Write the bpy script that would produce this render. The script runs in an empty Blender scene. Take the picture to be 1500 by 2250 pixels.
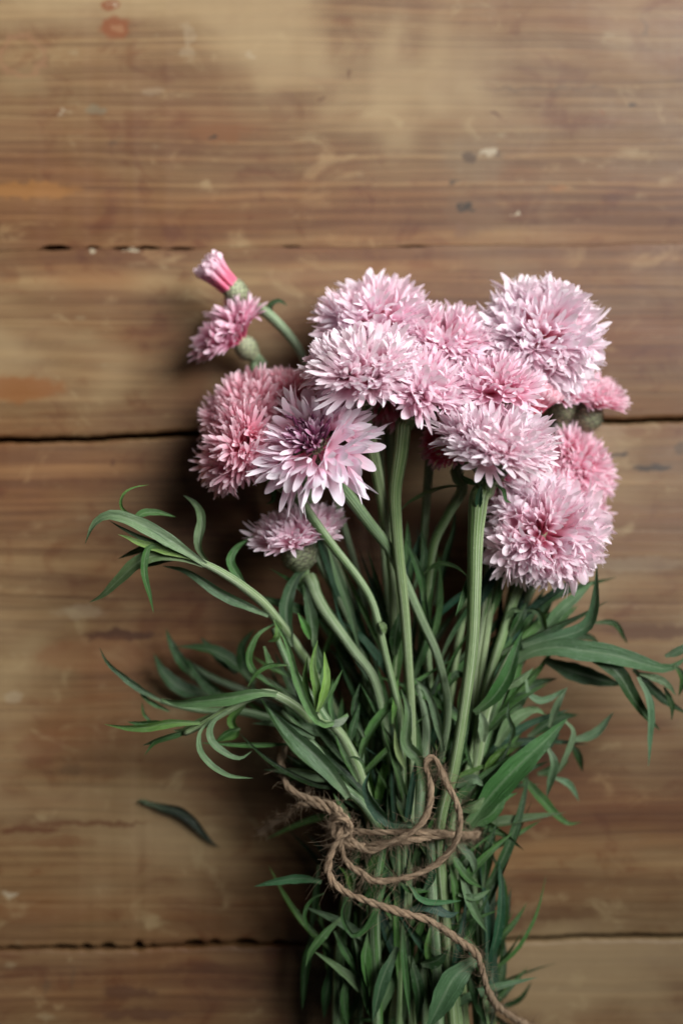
import bpy, math, random
import numpy as np
from mathutils import Vector, Matrix

# ------------------------------------------------------------------ camera
sc = bpy.context.scene
CAM_H = 0.56                      # metres above the table top
FOC, SENS = 50.0, 36.0            # 50 mm lens, portrait 24 x 36
VIEW_H = SENS / FOC * CAM_H       # height of the table seen, metres
S = 2250.0 / VIEW_H               # photo pixels per metre on the table top
FOCUS_Z = 0.063
cam_d = bpy.data.cameras.new("camera")
cam = bpy.data.objects.new("camera", cam_d)
sc.collection.objects.link(cam)
cam.location = (0, 0, CAM_H)
cam.rotation_euler = (0, 0, 0)
cam_d.sensor_fit = 'VERTICAL'
cam_d.sensor_height = SENS
cam_d.sensor_width = 24.0
cam_d.lens = FOC
cam_d.clip_start = 0.01
cam_d.clip_end = 50
cam_d.dof.use_dof = True
cam_d.dof.focus_distance = CAM_H - FOCUS_Z
cam_d.dof.aperture_fstop = 3.1
sc.camera = cam

# ------------------------------------------------------------------ light
world = bpy.data.worlds.new("World")
sc.world = world
world.use_nodes = True
bg = world.node_tree.nodes["Background"]
bg.inputs[0].default_value = (0.80, 0.90, 1.0, 1)
bg.inputs[1].default_value = 0.022

def area_light(name, loc, target, sx, sy, power, col, spread=180):
    ld = bpy.data.lights.new(name, 'AREA')
    ld.shape = 'RECTANGLE'; ld.size = sx; ld.size_y = sy
    ld.energy = power; ld.color = col; ld.spread = math.radians(spread)
    lo = bpy.data.objects.new(name, ld); sc.collection.objects.link(lo)
    lo.location = loc
    d = Vector(target) - Vector(loc)
    lo.rotation_euler = d.to_track_quat('-Z', 'Y').to_euler()
    return lo
# soft daylight from a window up and to the right of the table
area_light("window_light", (0.72, 0.70, 1.00), (-0.20, 0.34, 0.02), 0.92, 1.00, 12.6, (0.99, 0.99, 0.99), 63)

sc.render.engine = 'CYCLES'
sc.cycles.use_denoising = True
sc.cycles.max_bounces = 10
sc.cycles.diffuse_bounces = 7
sc.cycles.transmission_bounces = 7
vs = sc.view_settings
vs.view_transform = 'Standard'; vs.look = 'None'; vs.gamma = 1.0; vs.exposure = 0.0
vs.use_curve_mapping = False

random.seed(11)
rng = np.random.default_rng(5)
C = sc.collection

# ------------------------------------------------------------------ helpers
def P(px, py, zmm=0.0):
    """photo pixel at a height above the table (mm) -> world point"""
    z = zmm / 1000.0
    k = (CAM_H - z) / CAM_H / S
    return np.array([(px - 750.0) * k, (1125.0 - py) * k, z])

def px2m(w, zmm=0.0):
    return w * (CAM_H - zmm / 1000.0) / CAM_H / S

def catmull(pts, n):
    p = np.asarray(pts, float)
    if len(p) == 2:
        t = np.linspace(0, 1, n)[:, None]
        return p[0] * (1 - t) + p[1] * t
    ext = np.vstack([2 * p[0] - p[1], p, 2 * p[-1] - p[-2]])
    out = []
    for i in range(len(p) - 1):
        p0, p1, p2, p3 = ext[i:i + 4]
        t = np.linspace(0, 1, 24, endpoint=False)[:, None]
        out.append(0.5 * ((2 * p1) + (-p0 + p2) * t + (2 * p0 - 5 * p1 + 4 * p2 - p3) * t ** 2
                          + (-p0 + 3 * p1 - 3 * p2 + p3) * t ** 3))
    out.append(p[-1:])
    d = np.vstack(out)
    seg = np.linalg.norm(np.diff(d, axis=0), axis=1)
    s = np.concatenate([[0], np.cumsum(seg)])
    u = np.linspace(0, s[-1], n)
    return np.stack([np.interp(u, s, d[:, k]) for k in range(3)], axis=1)

def norm(v):
    v = np.asarray(v, float)
    return v / (np.linalg.norm(v) + 1e-12)

def tangents(p):
    t = np.gradient(p, axis=0)
    return t / (np.linalg.norm(t, axis=1)[:, None] + 1e-12)

def frames(p):
    T = tangents(p)
    ref = np.array([0, 0, 1.0]) if abs(T[0][2]) < 0.9 else np.array([1.0, 0, 0])
    N = [norm(np.cross(np.cross(T[0], ref), T[0]))]
    for i in range(1, len(p)):
        n = N[-1] - T[i] * np.dot(N[-1], T[i])
        N.append(norm(n))
    N = np.array(N)
    return T, N, np.cross(T, N)

def make_mesh(name, verts, faces, uv=None, mat=None, smooth=True):
    me = bpy.data.meshes.new(name)
    me.from_pydata([tuple(v) for v in verts], [], faces)
    if smooth:
        me.polygons.foreach_set('use_smooth', [True] * len(me.polygons))
    if uv is not None:
        lay = me.uv_layers.new(name="UVMap")
        idx = np.zeros(len(me.loops), dtype=np.int32)
        me.loops.foreach_get('vertex_index', idx)
        lay.data.foreach_set('uv', np.asarray(uv, dtype=np.float32)[idx].ravel())
    if mat is not None:
        me.materials.append(mat)
    me.update()
    return me

def add(name, me, parent=None, M=None, color=None):
    o = bpy.data.objects.new(name, me)
    C.objects.link(o)
    if parent is not None:
        o.parent = parent
        o.matrix_parent_inverse = Matrix.Translation(-Vector(parent['_w'])) if '_w' in parent else Matrix.Identity(4)
    if M is not None:
        o.matrix_basis = M
    if color is not None:
        o.color = (color[0], color[1], color[2], 1.0)
    return o

def thing(name, label, cat, loc, group=None):
    o = bpy.data.objects.new(name, None)
    C.objects.link(o)
    o.empty_display_size = 0.01
    o.location = tuple(loc)
    o['_w'] = [float(v) for v in loc]
    o['label'] = label; o['category'] = cat
    if group:
        o['group'] = group
    return o

def tube_data(p, r, sides=10, rib=0.0, cap=True):
    n = len(p)
    r = np.broadcast_to(np.asarray(r, float), (n,))
    T, N, B = frames(p)
    a = np.arange(sides) / sides * 2 * math.pi
    rr = 1 + rib * np.where(np.arange(sides) % 2 == 0, 1, -1)
    ring = (np.cos(a) * rr)[None, :, None] * N[:, None, :] + (np.sin(a) * rr)[None, :, None] * B[:, None, :]
    v = (p[:, None, :] + ring * r[:, None, None]).reshape(-1, 3)
    uv = np.stack(np.broadcast_arrays((np.arange(sides) / sides)[None, :], np.linspace(0, 1, n)[:, None]), -1).reshape(-1, 2)
    f = []
    for i in range(n - 1):
        for j in range(sides):
            k = (j + 1) % sides
            f.append((i * sides + j, i * sides + k, (i + 1) * sides + k, (i + 1) * sides + j))
    if cap:
        f.append(tuple(range(sides))[::-1])
        f.append(tuple((n - 1) * sides + j for j in range(sides)))
    return v, f, uv

def leaf_profile(t, tip=1.7, base=0.42):
    up = np.clip(t / 0.38, 0, 1); up = up * up * (3 - 2 * up)
    dn = np.clip((t - 0.42) / 0.58, 0, 1)
    return (base + (1 - base) * up) * (1 - dn ** tip) + 0.012

def leaf_data(p, width, roll=(0.0, 0.0), fold=0.35, wave=0.06, tip=1.7, base=0.42, seed=0, cols=7):
    """lanceolate blade with a pressed-in midrib; p runs from base to tip, width in metres"""
    n = len(p)
    T = tangents(p)
    W = []
    for i in range(n):
        up = np.array([0, 0, 1.0])
        w = np.cross(T[i], up)
        if np.linalg.norm(w) < 0.25:
            w = W[-1] - T[i] * np.dot(W[-1], T[i]) if W else np.cross(T[i], [1.0, 0, 0])
        w = norm(w)
        if W and np.dot(w, W[-1]) < 0:
            w = -w
        W.append(w)
    W = np.array(W)
    for _ in range(2):
        W[1:-1] = (W[:-2] + 2 * W[1:-1] + W[2:]) / 4
    t = np.linspace(0, 1, n)
    prof = leaf_profile(t, tip, base) * width * 0.5
    ph = np.random.default_rng(seed).uniform(0, 6.28, 4)
    V, UV = [], []
    us = np.linspace(-1, 1, cols)
    for i in range(n):
        ti, wi = T[i], norm(W[i] - T[i] * np.dot(W[i], T[i]))
        ni = np.cross(wi, ti)
        a = roll[0] + (roll[1] - roll[0]) * t[i]
        wr = wi * math.cos(a) + ni * math.sin(a)
        nr = -wi * math.sin(a) + ni * math.cos(a)
        for u in us:
            edge = abs(u)
            lift = fold * (edge ** 1.3) * prof[i] - 0.10 * prof[i] * math.exp(-(u / 0.16) ** 2)
            lift += wave * prof[i] * edge * math.sin(t[i] * 17 + ph[0] + (1.6 if u > 0 else 0) + ph[1] * u)
            jag = 1 + 0.05 * math.sin(t[i] * 31 + ph[2] * (1 if u > 0 else 2)) * edge
            V.append(p[i] + wr * u * prof[i] * jag * math.cos(fold * 0.5) + nr * lift)
            UV.append((0.5 + 0.5 * u, t[i]))
    F = []
    for i in range(n - 1):
        for j in range(cols - 1):
            F.append((i * cols + j, i * cols + j + 1, (i + 1) * cols + j + 1, (i + 1) * cols + j))
    return V, F, UV

# ------------------------------------------------------------------ materials
class NT:
    def __init__(self, name):
        self.m = bpy.data.materials.new(name); self.m.use_nodes = True
        self.t = self.m.node_tree; self.t.nodes.clear()
    def n(self, typ, ins=None, **props):
        nd = self.t.nodes.new(typ)
        for k, v in props.items():
            setattr(nd, k, v)
        for k, v in (ins or {}).items():
            self.set(nd.inputs[k], v)
        return nd
    def set(self, sock, v):
        if isinstance(v, bpy.types.NodeSocket):
            self.t.links.new(v, sock)
        elif isinstance(v, (tuple, list)) and len(v) == 3 and sock.type == 'RGBA':
            sock.default_value = (*v, 1)
        else:
            sock.default_value = v
    def math(self, op, a, b=0.0, c=0.0, clamp=False):
        return self.n('ShaderNodeMath', {0: a, 1: b, 2: c}, operation=op, use_clamp=clamp).outputs[0]
    def mix(self, f, a, b, blend='MIX'):
        nd = self.t.nodes.new('ShaderNodeMix'); nd.data_type = 'RGBA'; nd.blend_type = blend; nd.clamp_factor = True
        self.set(nd.inputs[0], f); self.set(nd.inputs[6], a); self.set(nd.inputs[7], b)
        return nd.outputs[2]
    def noise(self, vec, scale, detail=2.0, rough=0.5, dist=0.0):
        nd = self.n('ShaderNodeTexNoise', {'Vector': vec, 'Scale': scale, 'Detail': detail, 'Roughness': rough, 'Distortion': dist})
        return nd.outputs[0]
    def rng(self, v, a, b, c, d, smooth=True):
        nd = self.n('ShaderNodeMapRange', {0: v, 1: a, 2: b, 3: c, 4: d})
        nd.interpolation_type = 'SMOOTHSTEP' if smooth else 'LINEAR'
        return nd.outputs[0]
    def xyz(self, x, y, z):
        return self.n('ShaderNodeCombineXYZ', {0: x, 1: y, 2: z}).outputs[0]
    def vec(self, op, a, b):
        nd = self.n('ShaderNodeVectorMath', {0: a, 1: b}, operation=op)
        return nd.outputs[1] if op == 'LENGTH' else nd.outputs[0]
    def out(self, shader):
        self.n('ShaderNodeOutputMaterial', {0: shader})
        return self.m

def mat_wood():
    k = NT('old_pine')
    co = k.n('ShaderNodeTexCoord').outputs['Object']
    sp = k.n('ShaderNodeSeparateXYZ', {0: co})
    x, y = sp.outputs[0], sp.outputs[1]
    off = k.math('MULTIPLY', k.n('ShaderNodeObjectInfo').outputs['Random'], 37.0)
    low = k.noise(k.xyz(k.math('MULTIPLY', x, 5.0), k.math('MULTIPLY', y, 16.0), off), 1.0, 3, 0.55)
    yw = k.math('MULTIPLY_ADD', low, 0.014, y)                       # bend the grain a little
    g1 = k.noise(k.xyz(k.math('MULTIPLY', x, 2.2), k.math('MULTIPLY', yw, 80.0), off), 1.0, 6, 0.66)
    g2 = k.noise(k.xyz(k.math('MULTIPLY', x, 2.6), k.math('MULTIPLY', yw, 460.0), off), 1.0, 4, 0.6)
    g3 = k.noise(k.xyz(k.math('MULTIPLY', x, 22.0), k.math('MULTIPLY', y, 1300.0), off), 1.0, 3, 0.6)
    bl = k.noise(k.xyz(k.math('MULTIPLY', x, 24.0), k.math('MULTIPLY', y, 40.0), off), 1.0, 5, 0.6, 0.4)
    bl2 = k.noise(k.xyz(k.math('MULTIPLY', x, 80.0), k.math('MULTIPLY', y, 150.0), off), 1.0, 4, 0.6)
    ramp = k.n('ShaderNodeValToRGB', {0: g1})
    cr = ramp.color_ramp
    cr.elements[0].position = 0.28; cr.elements[0].color = (0.105, 0.051, 0.021, 1)
    cr.elements[1].position = 0.74; cr.elements[1].color = (0.252, 0.158, 0.083, 1)
    e = cr.elements.new(0.48); e.color = (0.178, 0.099, 0.048, 1)
    col = ramp.outputs[0]
    ln = k.rng(g2, 0.40, 0.56, 0.0, 1.0)
    col = k.mix(k.math('MULTIPLY', k.math('SUBTRACT', 1.0, ln), 0.50), col, (0.087, 0.037, 0.012))
    col = k.mix(k.math('MULTIPLY', k.rng(low, 0.52, 0.72, 0, 1), 0.45), col, (0.210, 0.095, 0.031))
    col = k.mix(k.math('MULTIPLY', k.rng(bl, 0.50, 0.70, 0, 1), 0.50), col, (0.210, 0.145, 0.087))
    col = k.mix(k.math('MULTIPLY', k.rng(bl2, 0.62, 0.76, 0, 1), 0.45), col, (0.115, 0.064, 0.030))
    col = k.mix(k.math('MULTIPLY', k.rng(bl2, 0.36, 0.24, 0, 1), 0.40), col, (0.322, 0.272, 0.199))
    col = k.mix(k.math('MULTIPLY', k.rng(g3, 0.36, 0.62, 1, 0), 0.42), col, (0.084, 0.044, 0.018))
    g4 = k.noise(k.xyz(k.math('MULTIPLY', x, 1.6), k.math('MULTIPLY', yw, 760.0), k.math('ADD', off, 3.1)), 1.0, 5, 0.7)
    col = k.mix(k.rng(g4, 0.55, 0.68, 0, 0.50), col, (0.075, 0.034, 0.012))
    col = k.mix(k.rng(g4, 0.45, 0.34, 0, 0.35), col, (0.380, 0.265, 0.150))
    g5 = k.noise(k.xyz(k.math('MULTIPLY', x, 3.0), k.math('MULTIPLY', yw, 46.0), k.math('ADD', off, 8.3)), 1.0, 4, 0.6)
    col = k.mix(k.rng(g5, 0.54, 0.70, 0, 0.60), col, (0.150, 0.062, 0.022))
    col = k.mix(k.rng(g5, 0.44, 0.30, 0, 0.50), col, (0.345, 0.235, 0.130))
    mot = k.noise(k.xyz(k.math('MULTIPLY', x, 45.0), k.math('MULTIPLY', y, 62.0), off), 1.0, 5, 0.65, 0.6)
    col = k.mix(k.rng(mot, 0.52, 0.68, 0, 0.80), col, k.mix(1.0, col, (0.72, 0.52, 0.38), 'MULTIPLY'))
    col = k.mix(k.rng(mot, 0.44, 0.28, 0, 0.60), col, (0.320, 0.245, 0.155))
    big = k.noise(k.xyz(k.math('MULTIPLY', x, 9.0), k.math('MULTIPLY', y, 13.0), 4.7), 1.0, 3, 0.55, 0.3)
    col = k.mix(k.rng(big, 0.46, 0.62, 0, 0.75), col, k.mix(1.0, col, (0.80, 0.56, 0.40), 'MULTIPLY'))
    col = k.mix(k.rng(big, 0.48, 0.30, 0, 0.62), col, (0.330, 0.250, 0.160))
    # knots, stains and chips, each with its own place and shape
    dn = k.n('ShaderNodeTexNoise', {'Vector': co, 'Scale': 170.0, 'Detail': 3.0, 'Roughness': 0.6}).outputs[1]
    dv = k.vec('MULTIPLY', k.vec('SUBTRACT', dn, (0.5, 0.5, 0.5)), (0.0150, 0.0060, 0.0))
    pc = k.vec('ADD', co, dv)
    dark, deep = (0.038, 0.023, 0.013), (0.085, 0.050, 0.028)
    rust, rbr, pale = (0.235, 0.070, 0.018), (0.110, 0.040, 0.014), (0.400, 0.350, 0.300)
    spots = [(258, 62, 38, 26, rust, .85), (262, 64, 12, 9, (0.34, 0.17, 0.09), .6), (243, 12, 28, 13, rust, .8), (250, 12, 9, 6, pale, .5),
             (1042, 350, 70, 60, (0.21, 0.14, 0.09), .35), (1032, 346, 17, 13, deep, .9), (1072, 334, 20, 12, pale, .7), (1093, 340, 6, 10, deep, .6),
             (1040, 470, 75, 50, (0.19, 0.105, 0.06), .5), (1026, 457, 19, 14, dark, .9), (1010, 505, 26, 18, (0.2, 0.1, 0.06), .5), (995, 402, 9, 8, deep, .85),
             (480, 292, 70, 26, (0.21, 0.085, 0.030), .7), (469, 303, 10, 7, dark, .85), (257, 312, 12, 8, deep, .55), (330, 325, 170, 16, rbr, .3),
             (1382, 232, 7, 7, dark, .8), (1316, 244, 11, 6, rust, .5), (1412, 58, 9, 24, deep, .4), (1080, 253, 9, 6, rbr, .6), (766, 162, 7, 10, rbr, .6),
             (706, 214, 8, 6, rbr, .6), (1220, 195, 190, 4, deep, .4), (60, 418, 130, 20, (0.36, 0.16, 0.045), .6), (30, 855, 120, 32, (0.27, 0.105, 0.030), .75),
             (270, 1397, 95, 14, (0.095, 0.035, 0.014), .85), (210, 1440, 150, 42, (0.27, 0.115, 0.05), .45), (1430, 1388, 120, 18, (0.13, 0.055, 0.022), .75),
             (1340, 1375, 60, 10, (0.13, 0.055, 0.022), .5), (1432, 1026, 48, 7, dark, .85), (1358, 999, 32, 7, dark, .8), (1500, 985, 26, 14, deep, .7),
             (60, 1822, 75, 9, (0.14, 0.055, 0.022), .8), (190, 1809, 150, 6, (0.15, 0.062, 0.026), .7), (130, 1850, 80, 14, (0.2, 0.09, 0.04), .5),
             (26, 1965, 25, 7, pale, .6), (283, 2180, 60, 16, (0.11, 0.046, 0.022), .75), (310, 2228, 95, 15, (0.11, 0.046, 0.022), .75), (160, 2150, 5, 34, deep, .45),
             (104, 2165, 6, 26, deep, .4), (250, 1020, 8, 7, rbr, .7), (1135, 470, 7, 6, pale, .8), (205, 550, 13, 6, pale, .75), (285, 547, 13, 6, pale, .7),
             (415, 90, 10, 46, pale, .18), (550, 120, 9, 9, pale, .25), (330, 200, 26, 10, pale, .16), (210, 240, 22, 12, (0.2, 0.18, 0.14), .5),
             (140, 245, 8, 10, pale, .4), (95, 132, 18, 14, rbr, .35), (1225, 410, 26, 7, (0.32, 0.14, 0.05), .6), (700, 610, 130, 20, (0.22, 0.1, 0.05), .4),
             (180, 1345, 60, 20, pale, .22), (35, 1530, 22, 14, pale, .28), (90, 1640, 60, 36, (0.2, 0.08, 0.04), .35), (160, 1690, 30, 16, deep, .4), (1235, 2010, 90, 16, (0.14, 0.07, 0.03), .5),
             (1120, 2030, 40, 26, (0.15, 0.07, 0.035), .5), (1340, 1120, 100, 16, (0.24, 0.12, 0.06), .5), (1400, 1240, 120, 20, pale, .16)]
    for (sx, sy, rx, ry, c, st) in spots:
        q = P(sx, sy)
        d = k.vec('SUBTRACT', pc, (q[0], q[1], 0.0))
        d = k.vec('MULTIPLY', d, (S / rx, S / ry, 0.0))
        ln_ = k.vec('LENGTH', d, (0, 0, 0))
        m = k.rng(ln_, 1.12, 0.62, 0.0, min(1.0, st * 1.12))
        f_ = 0.95 if c in (pale, dark, deep) else 0.72
        col = k.mix(m, col, (c[0] * f_, c[1] * f_, c[2] * f_))
    col = k.mix(1.0, col, (0.740, 0.695, 0.540), 'MULTIPLY')
    # ring left by a cup
    q = P(48, 122)
    rl = k.vec('LENGTH', k.vec('MULTIPLY', k.vec('SUBTRACT', pc, (q[0], q[1], 0.0)), (S / 48, S / 42, 0.0)), (0, 0, 0))
    rm = k.rng(k.math('ABSOLUTE', k.math('SUBTRACT', rl, 1.0)), 0.20, 0.02, 0.0, 0.55)
    col = k.mix(rm, col, (0.17, 0.085, 0.04))
    h = k.math('ADD', k.math('MULTIPLY', g2, 0.6), k.math('MULTIPLY', g3, 0.4))
    bump = k.n('ShaderNodeBump', {'Strength': 0.35, 'Distance': 0.0006, 'Height': h})
    rgh = k.rng(bl, 0.3, 0.7, 0.62, 0.48)
    b = k.n('ShaderNodeBsdfPrincipled', {'Base Color': col, 'Roughness': rgh, 'Specular IOR Level': 0.42, 'Normal': bump.outputs[0]})
    return k.out(b.outputs[0])

def mat_leaf(name, kind):
    k = NT(name)
    oi = k.n('ShaderNodeObjectInfo')
    uv = k.n('ShaderNodeUVMap').outputs[0]
    sp = k.n('ShaderNodeSeparateXYZ', {0: uv}); u, v = sp.outputs[0], sp.outputs[1]
    co = k.n('ShaderNodeTexCoord').outputs['Object']
    n1 = k.noise(co, 130.0, 4, 0.6)
    n2 = k.noise(co, 900.0, 2, 0.5)
    col = oi.outputs['Color']
    if kind == 'leaf':
        vein = k.noise(k.xyz(k.math('MULTIPLY', u, 26.0), k.math('MULTIPLY', v, 5.0), oi.outputs['Random']), 1.0, 3, 0.6)
        mid = k.rng(k.math('ABSOLUTE', k.math('SUBTRACT', u, 0.5)), 0.02, 0.085, 1.0, 0.0)
        col = k.mix(k.math('MULTIPLY', k.rng(vein, 0.38, 0.62, 0, 1), 0.6), col, k.mix(1.0, col, (0.48, 0.58, 0.48), 'MULTIPLY'))
        col = k.mix(k.math('MULTIPLY', mid, 0.45), col, k.mix(0.5, col, (0.30, 0.36, 0.24)))
        basew = k.rng(v, 0.0, 0.30, 0.38, 0.0)
        col = k.mix(basew, col, k.mix(0.55, col, (0.34, 0.42, 0.24)))
        hgt = k.math('ADD', k.math('MULTIPLY', vein, 1.0), k.math('MULTIPLY', n2, 0.3))
        rough, spec, tr = 0.44, 0.40, 0.14
    else:
        st = k.noise(k.xyz(k.math('MULTIPLY', k.math('SINE', k.math('MULTIPLY', u, 6.2832)), 5.0),
                           k.math('MULTIPLY', k.math('COSINE', k.math('MULTIPLY', u, 6.2832)), 5.0), k.math('MULTIPLY', v, 2.5)), 1.0, 2, 0.5)
        col = k.mix(k.rng(st, 0.46, 0.62, 0.0, 0.65), col, k.mix(0.7, col, (0.42, 0.47, 0.34)))
        col = k.mix(k.rng(st, 0.48, 0.34, 0.0, 0.80), col, k.mix(1.0, col, (0.42, 0.55, 0.38), 'MULTIPLY'))
        hgt = k.math('ADD', st, k.math('MULTIPLY', n2, 0.25))
        rough, spec, tr = 0.50, 0.40, 0.06
    col = k.mix(k.rng(n1, 0.35, 0.70, 0.0, 0.40), col, k.mix(1.0, col, (0.62, 0.72, 0.60), 'MULTIPLY'))
    col = k.mix(k.rng(n2, 0.60, 0.75, 0.0, 0.14), col, (0.36, 0.44, 0.33))          # fine downy hairs
    bump = k.n('ShaderNodeBump', {'Strength': 0.8, 'Distance': 0.0006, 'Height': hgt})
    b = k.n('ShaderNodeBsdfPrincipled', {'Base Color': col, 'Roughness': rough, 'Specular IOR Level': spec, 'Normal': bump.outputs[0]})
    t = k.n('ShaderNodeBsdfTranslucent', {'Color': k.mix(1.0, col, (0.9, 1.0, 0.45), 'MULTIPLY'), 'Normal': bump.outputs[0]})
    mx = k.n('ShaderNodeMixShader', {0: tr, 1: b.outputs[0], 2: t.outputs[0]})
    return k.out(mx.outputs[0])

def mat_petal():
    k = NT('cornflower_petal')
    oi = k.n('ShaderNodeObjectInfo')
    uv = k.n('ShaderNodeUVMap').outputs[0]
    sp = k.n('ShaderNodeSeparateXYZ', {0: uv}); u, v = sp.outputs[0], sp.outputs[1]
    tip = oi.outputs['Color']
    base = k.mix(1.0, tip, (0.97, 0.44, 0.56), 'MULTIPLY')
    vein = k.noise(k.xyz(k.math('MULTIPLY', u, 90.0), k.math('MULTIPLY', v, 3.0), oi.outputs['Random']), 1.0, 2, 0.5)
    vv = k.math('ADD', v, k.math('MULTIPLY', k.math('SUBTRACT', oi.outputs['Random'], 0.5), 0.12))
    mid = k.mix(0.55, base, tip)
    col = k.mix(k.rng(vv, 0.20, 0.55, 0, 1), base, mid)
    col = k.mix(k.rng(vv, 0.45, 0.80, 0, 1), col, tip)
    col = k.mix(k.rng(vv, 0.66, 1.0, 0, 0.88), col, k.mix(0.65, tip, (0.94, 0.90, 0.92)))
    col = k.mix(k.rng(vein, 0.42, 0.66, 0, 0.20), col, k.mix(1.0, col, (0.88, 0.62, 0.72), 'MULTIPLY'))
    bump = k.n('ShaderNodeBump', {'Strength': 0.3, 'Distance': 0.0003, 'Height': vein})
    b = k.n('ShaderNodeBsdfPrincipled', {'Base Color': col, 'Roughness': 0.55, 'Specular IOR Level': 0.25, 'Normal': bump.outputs[0]})
    t = k.n('ShaderNodeBsdfTranslucent', {'Color': col})
    mx = k.n('ShaderNodeMixShader', {0: 0.50, 1: b.outputs[0], 2: t.outputs[0]})
    return k.out(mx.outputs[0])

def mat_calyx():
    k = NT('calyx_scales')
    uv = k.n('ShaderNodeUVMap').outputs[0]
    sp = k.n('ShaderNodeSeparateXYZ', {0: uv}); v = sp.outputs[1]
    co = k.n('ShaderNodeTexCoord').outputs['Object']
    n = k.noise(co, 1500.0, 3, 0.6)
    col = k.mix(k.rng(n, 0.3, 0.7, 0, 1), (0.200, 0.240, 0.125), (0.360, 0.385, 0.240))
    col = k.mix(k.rng(v, 0.55, 0.85, 0, 0.8), col, (0.050, 0.045, 0.030))
    col = k.mix(k.rng(v, 0.90, 1.0, 0, 0.8), col, (0.36, 0.34, 0.26))
    b = k.n('ShaderNodeBsdfPrincipled', {'Base Color': col, 'Roughness': 0.6, 'Specular IOR Level': 0.3})
    return k.out(b.outputs[0])

def mat_simple(name, c1, c2, scale, rough=0.6, spec=0.3):
    k = NT(name)
    co = k.n('ShaderNodeTexCoord').outputs['Object']
    n = k.noise(co, scale, 4, 0.6)
    col = k.mix(k.rng(n, 0.3, 0.7, 0, 1), c1, c2)
    b = k.n('ShaderNodeBsdfPrincipled', {'Base Color': col, 'Roughness': rough, 'Specular IOR Level': spec})
    return k.out(b.outputs[0])

def mat_jute():
    k = NT('jute')
    uv = k.n('ShaderNodeUVMap').outputs[0]
    sp = k.n('ShaderNodeSeparateXYZ', {0: uv}); u, v = sp.outputs[0], sp.outputs[1]
    n = k.noise(k.xyz(k.math('MULTIPLY', u, 14.0), k.math('MULTIPLY', v, 160.0), 0.0), 1.0, 3, 0.6)
    co = k.n('ShaderNodeTexCoord').outputs['Object']
    m = k.noise(co, 220.0, 3, 0.6)
    col = k.mix(k.rng(n, 0.3, 0.7, 0, 1), (0.215, 0.142, 0.082), (0.540, 0.400, 0.270))
    col = k.mix(k.rng(m, 0.4, 0.7, 0, 0.45), col, (0.250, 0.160, 0.092))
    bump = k.n('ShaderNodeBump', {'Strength': 1.0, 'Distance': 0.0008, 'Height': n})
    b = k.n('ShaderNodeBsdfPrincipled', {'Base Color': col, 'Roughness': 0.85, 'Specular IOR Level': 0.15, 'Normal': bump.outputs[0]})
    return k.out(b.outputs[0])

WOOD = mat_wood()
LEAF = mat_leaf('leaf_blade', 'leaf')
STEM = mat_leaf('green_stem', 'stem')
PETAL = mat_petal()
CALYX = mat_calyx()
ANTHER = mat_simple('purple_anther', (0.030, 0.008, 0.020), (0.16, 0.035, 0.085), 1500, 0.5)
JUTE = mat_jute()
UNDER = mat_simple('dark_seam_backing', (0.02, 0.014, 0.01), (0.035, 0.024, 0.016), 60, 0.8)

# ------------------------------------------------------------------ the table top
table = bpy.data.objects.new('tabletop', None)
C.objects.link(table)
table['kind'] = 'structure'
table['label'] = 'old scrubbed pine table top made of wide planks'

XL, XR = -2900, 4400                     # plank ends, in photo pixels on the table plane
seam_lines = [                            # (y at x=0, y at x=1500, gap at x=0, gap at x=1500) in pixels
    (-3300, -3310, 5, 5), (-1900, -1915, 6, 6), (-640, -655, 5, 6),
    (549, 536, 0.5, 0.3), (969, 920, 11, 8), (2088, 2057, 3.5, 9), (3150, 3130, 6, 6), (4400, 4390, 6, 6), (5600, 5590, 6, 6)]
notches = {3: [(122, 30, 9), (205, 14, 4), (268, 18, 5), (325, 26, 6), (398, 26, 5), (640, 20, 3), (905, 30, 3)],
           5: [(30, 16, 3), (142, 26, 5), (189, 11, 7), (236, 15, 8), (304, 10, 12), (335, 6, 4), (426, 22, 8), (471, 12, 6), (540, 24, 9), (612, 14, 5)]}

def seam_edges(si, xs):
    y0, y1, g0, g1 = seam_lines[si]
    y = y0 + (y1 - y0) * xs / 1500.0
    g = np.clip(g0 + (g1 - g0) * xs / 1500.0, 0.3, 14)
    r = np.random.default_rng(100 + si)
    wob = np.zeros_like(xs)
    for f, a in ((1 / 420., 3.0), (1 / 130., 1.4), (1 / 37., 0.7), (1 / 11., 0.35)):
        wob += a * np.sin(xs * f * 6.283 + r.uniform(0, 6.28))
    up = y - g / 2 + wob * 0.6 + r.normal(0, 0.18, len(xs))
    lo = y + g / 2 + wob * 0.6 + r.normal(0, 0.18, len(xs))
    for (cx, hw, dep) in notches.get(si, []):
        b = np.exp(-((xs - cx) / hw) ** 4)
        up = up - b * dep
        lo = lo + b * dep * 0.25
    return up, lo

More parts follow.
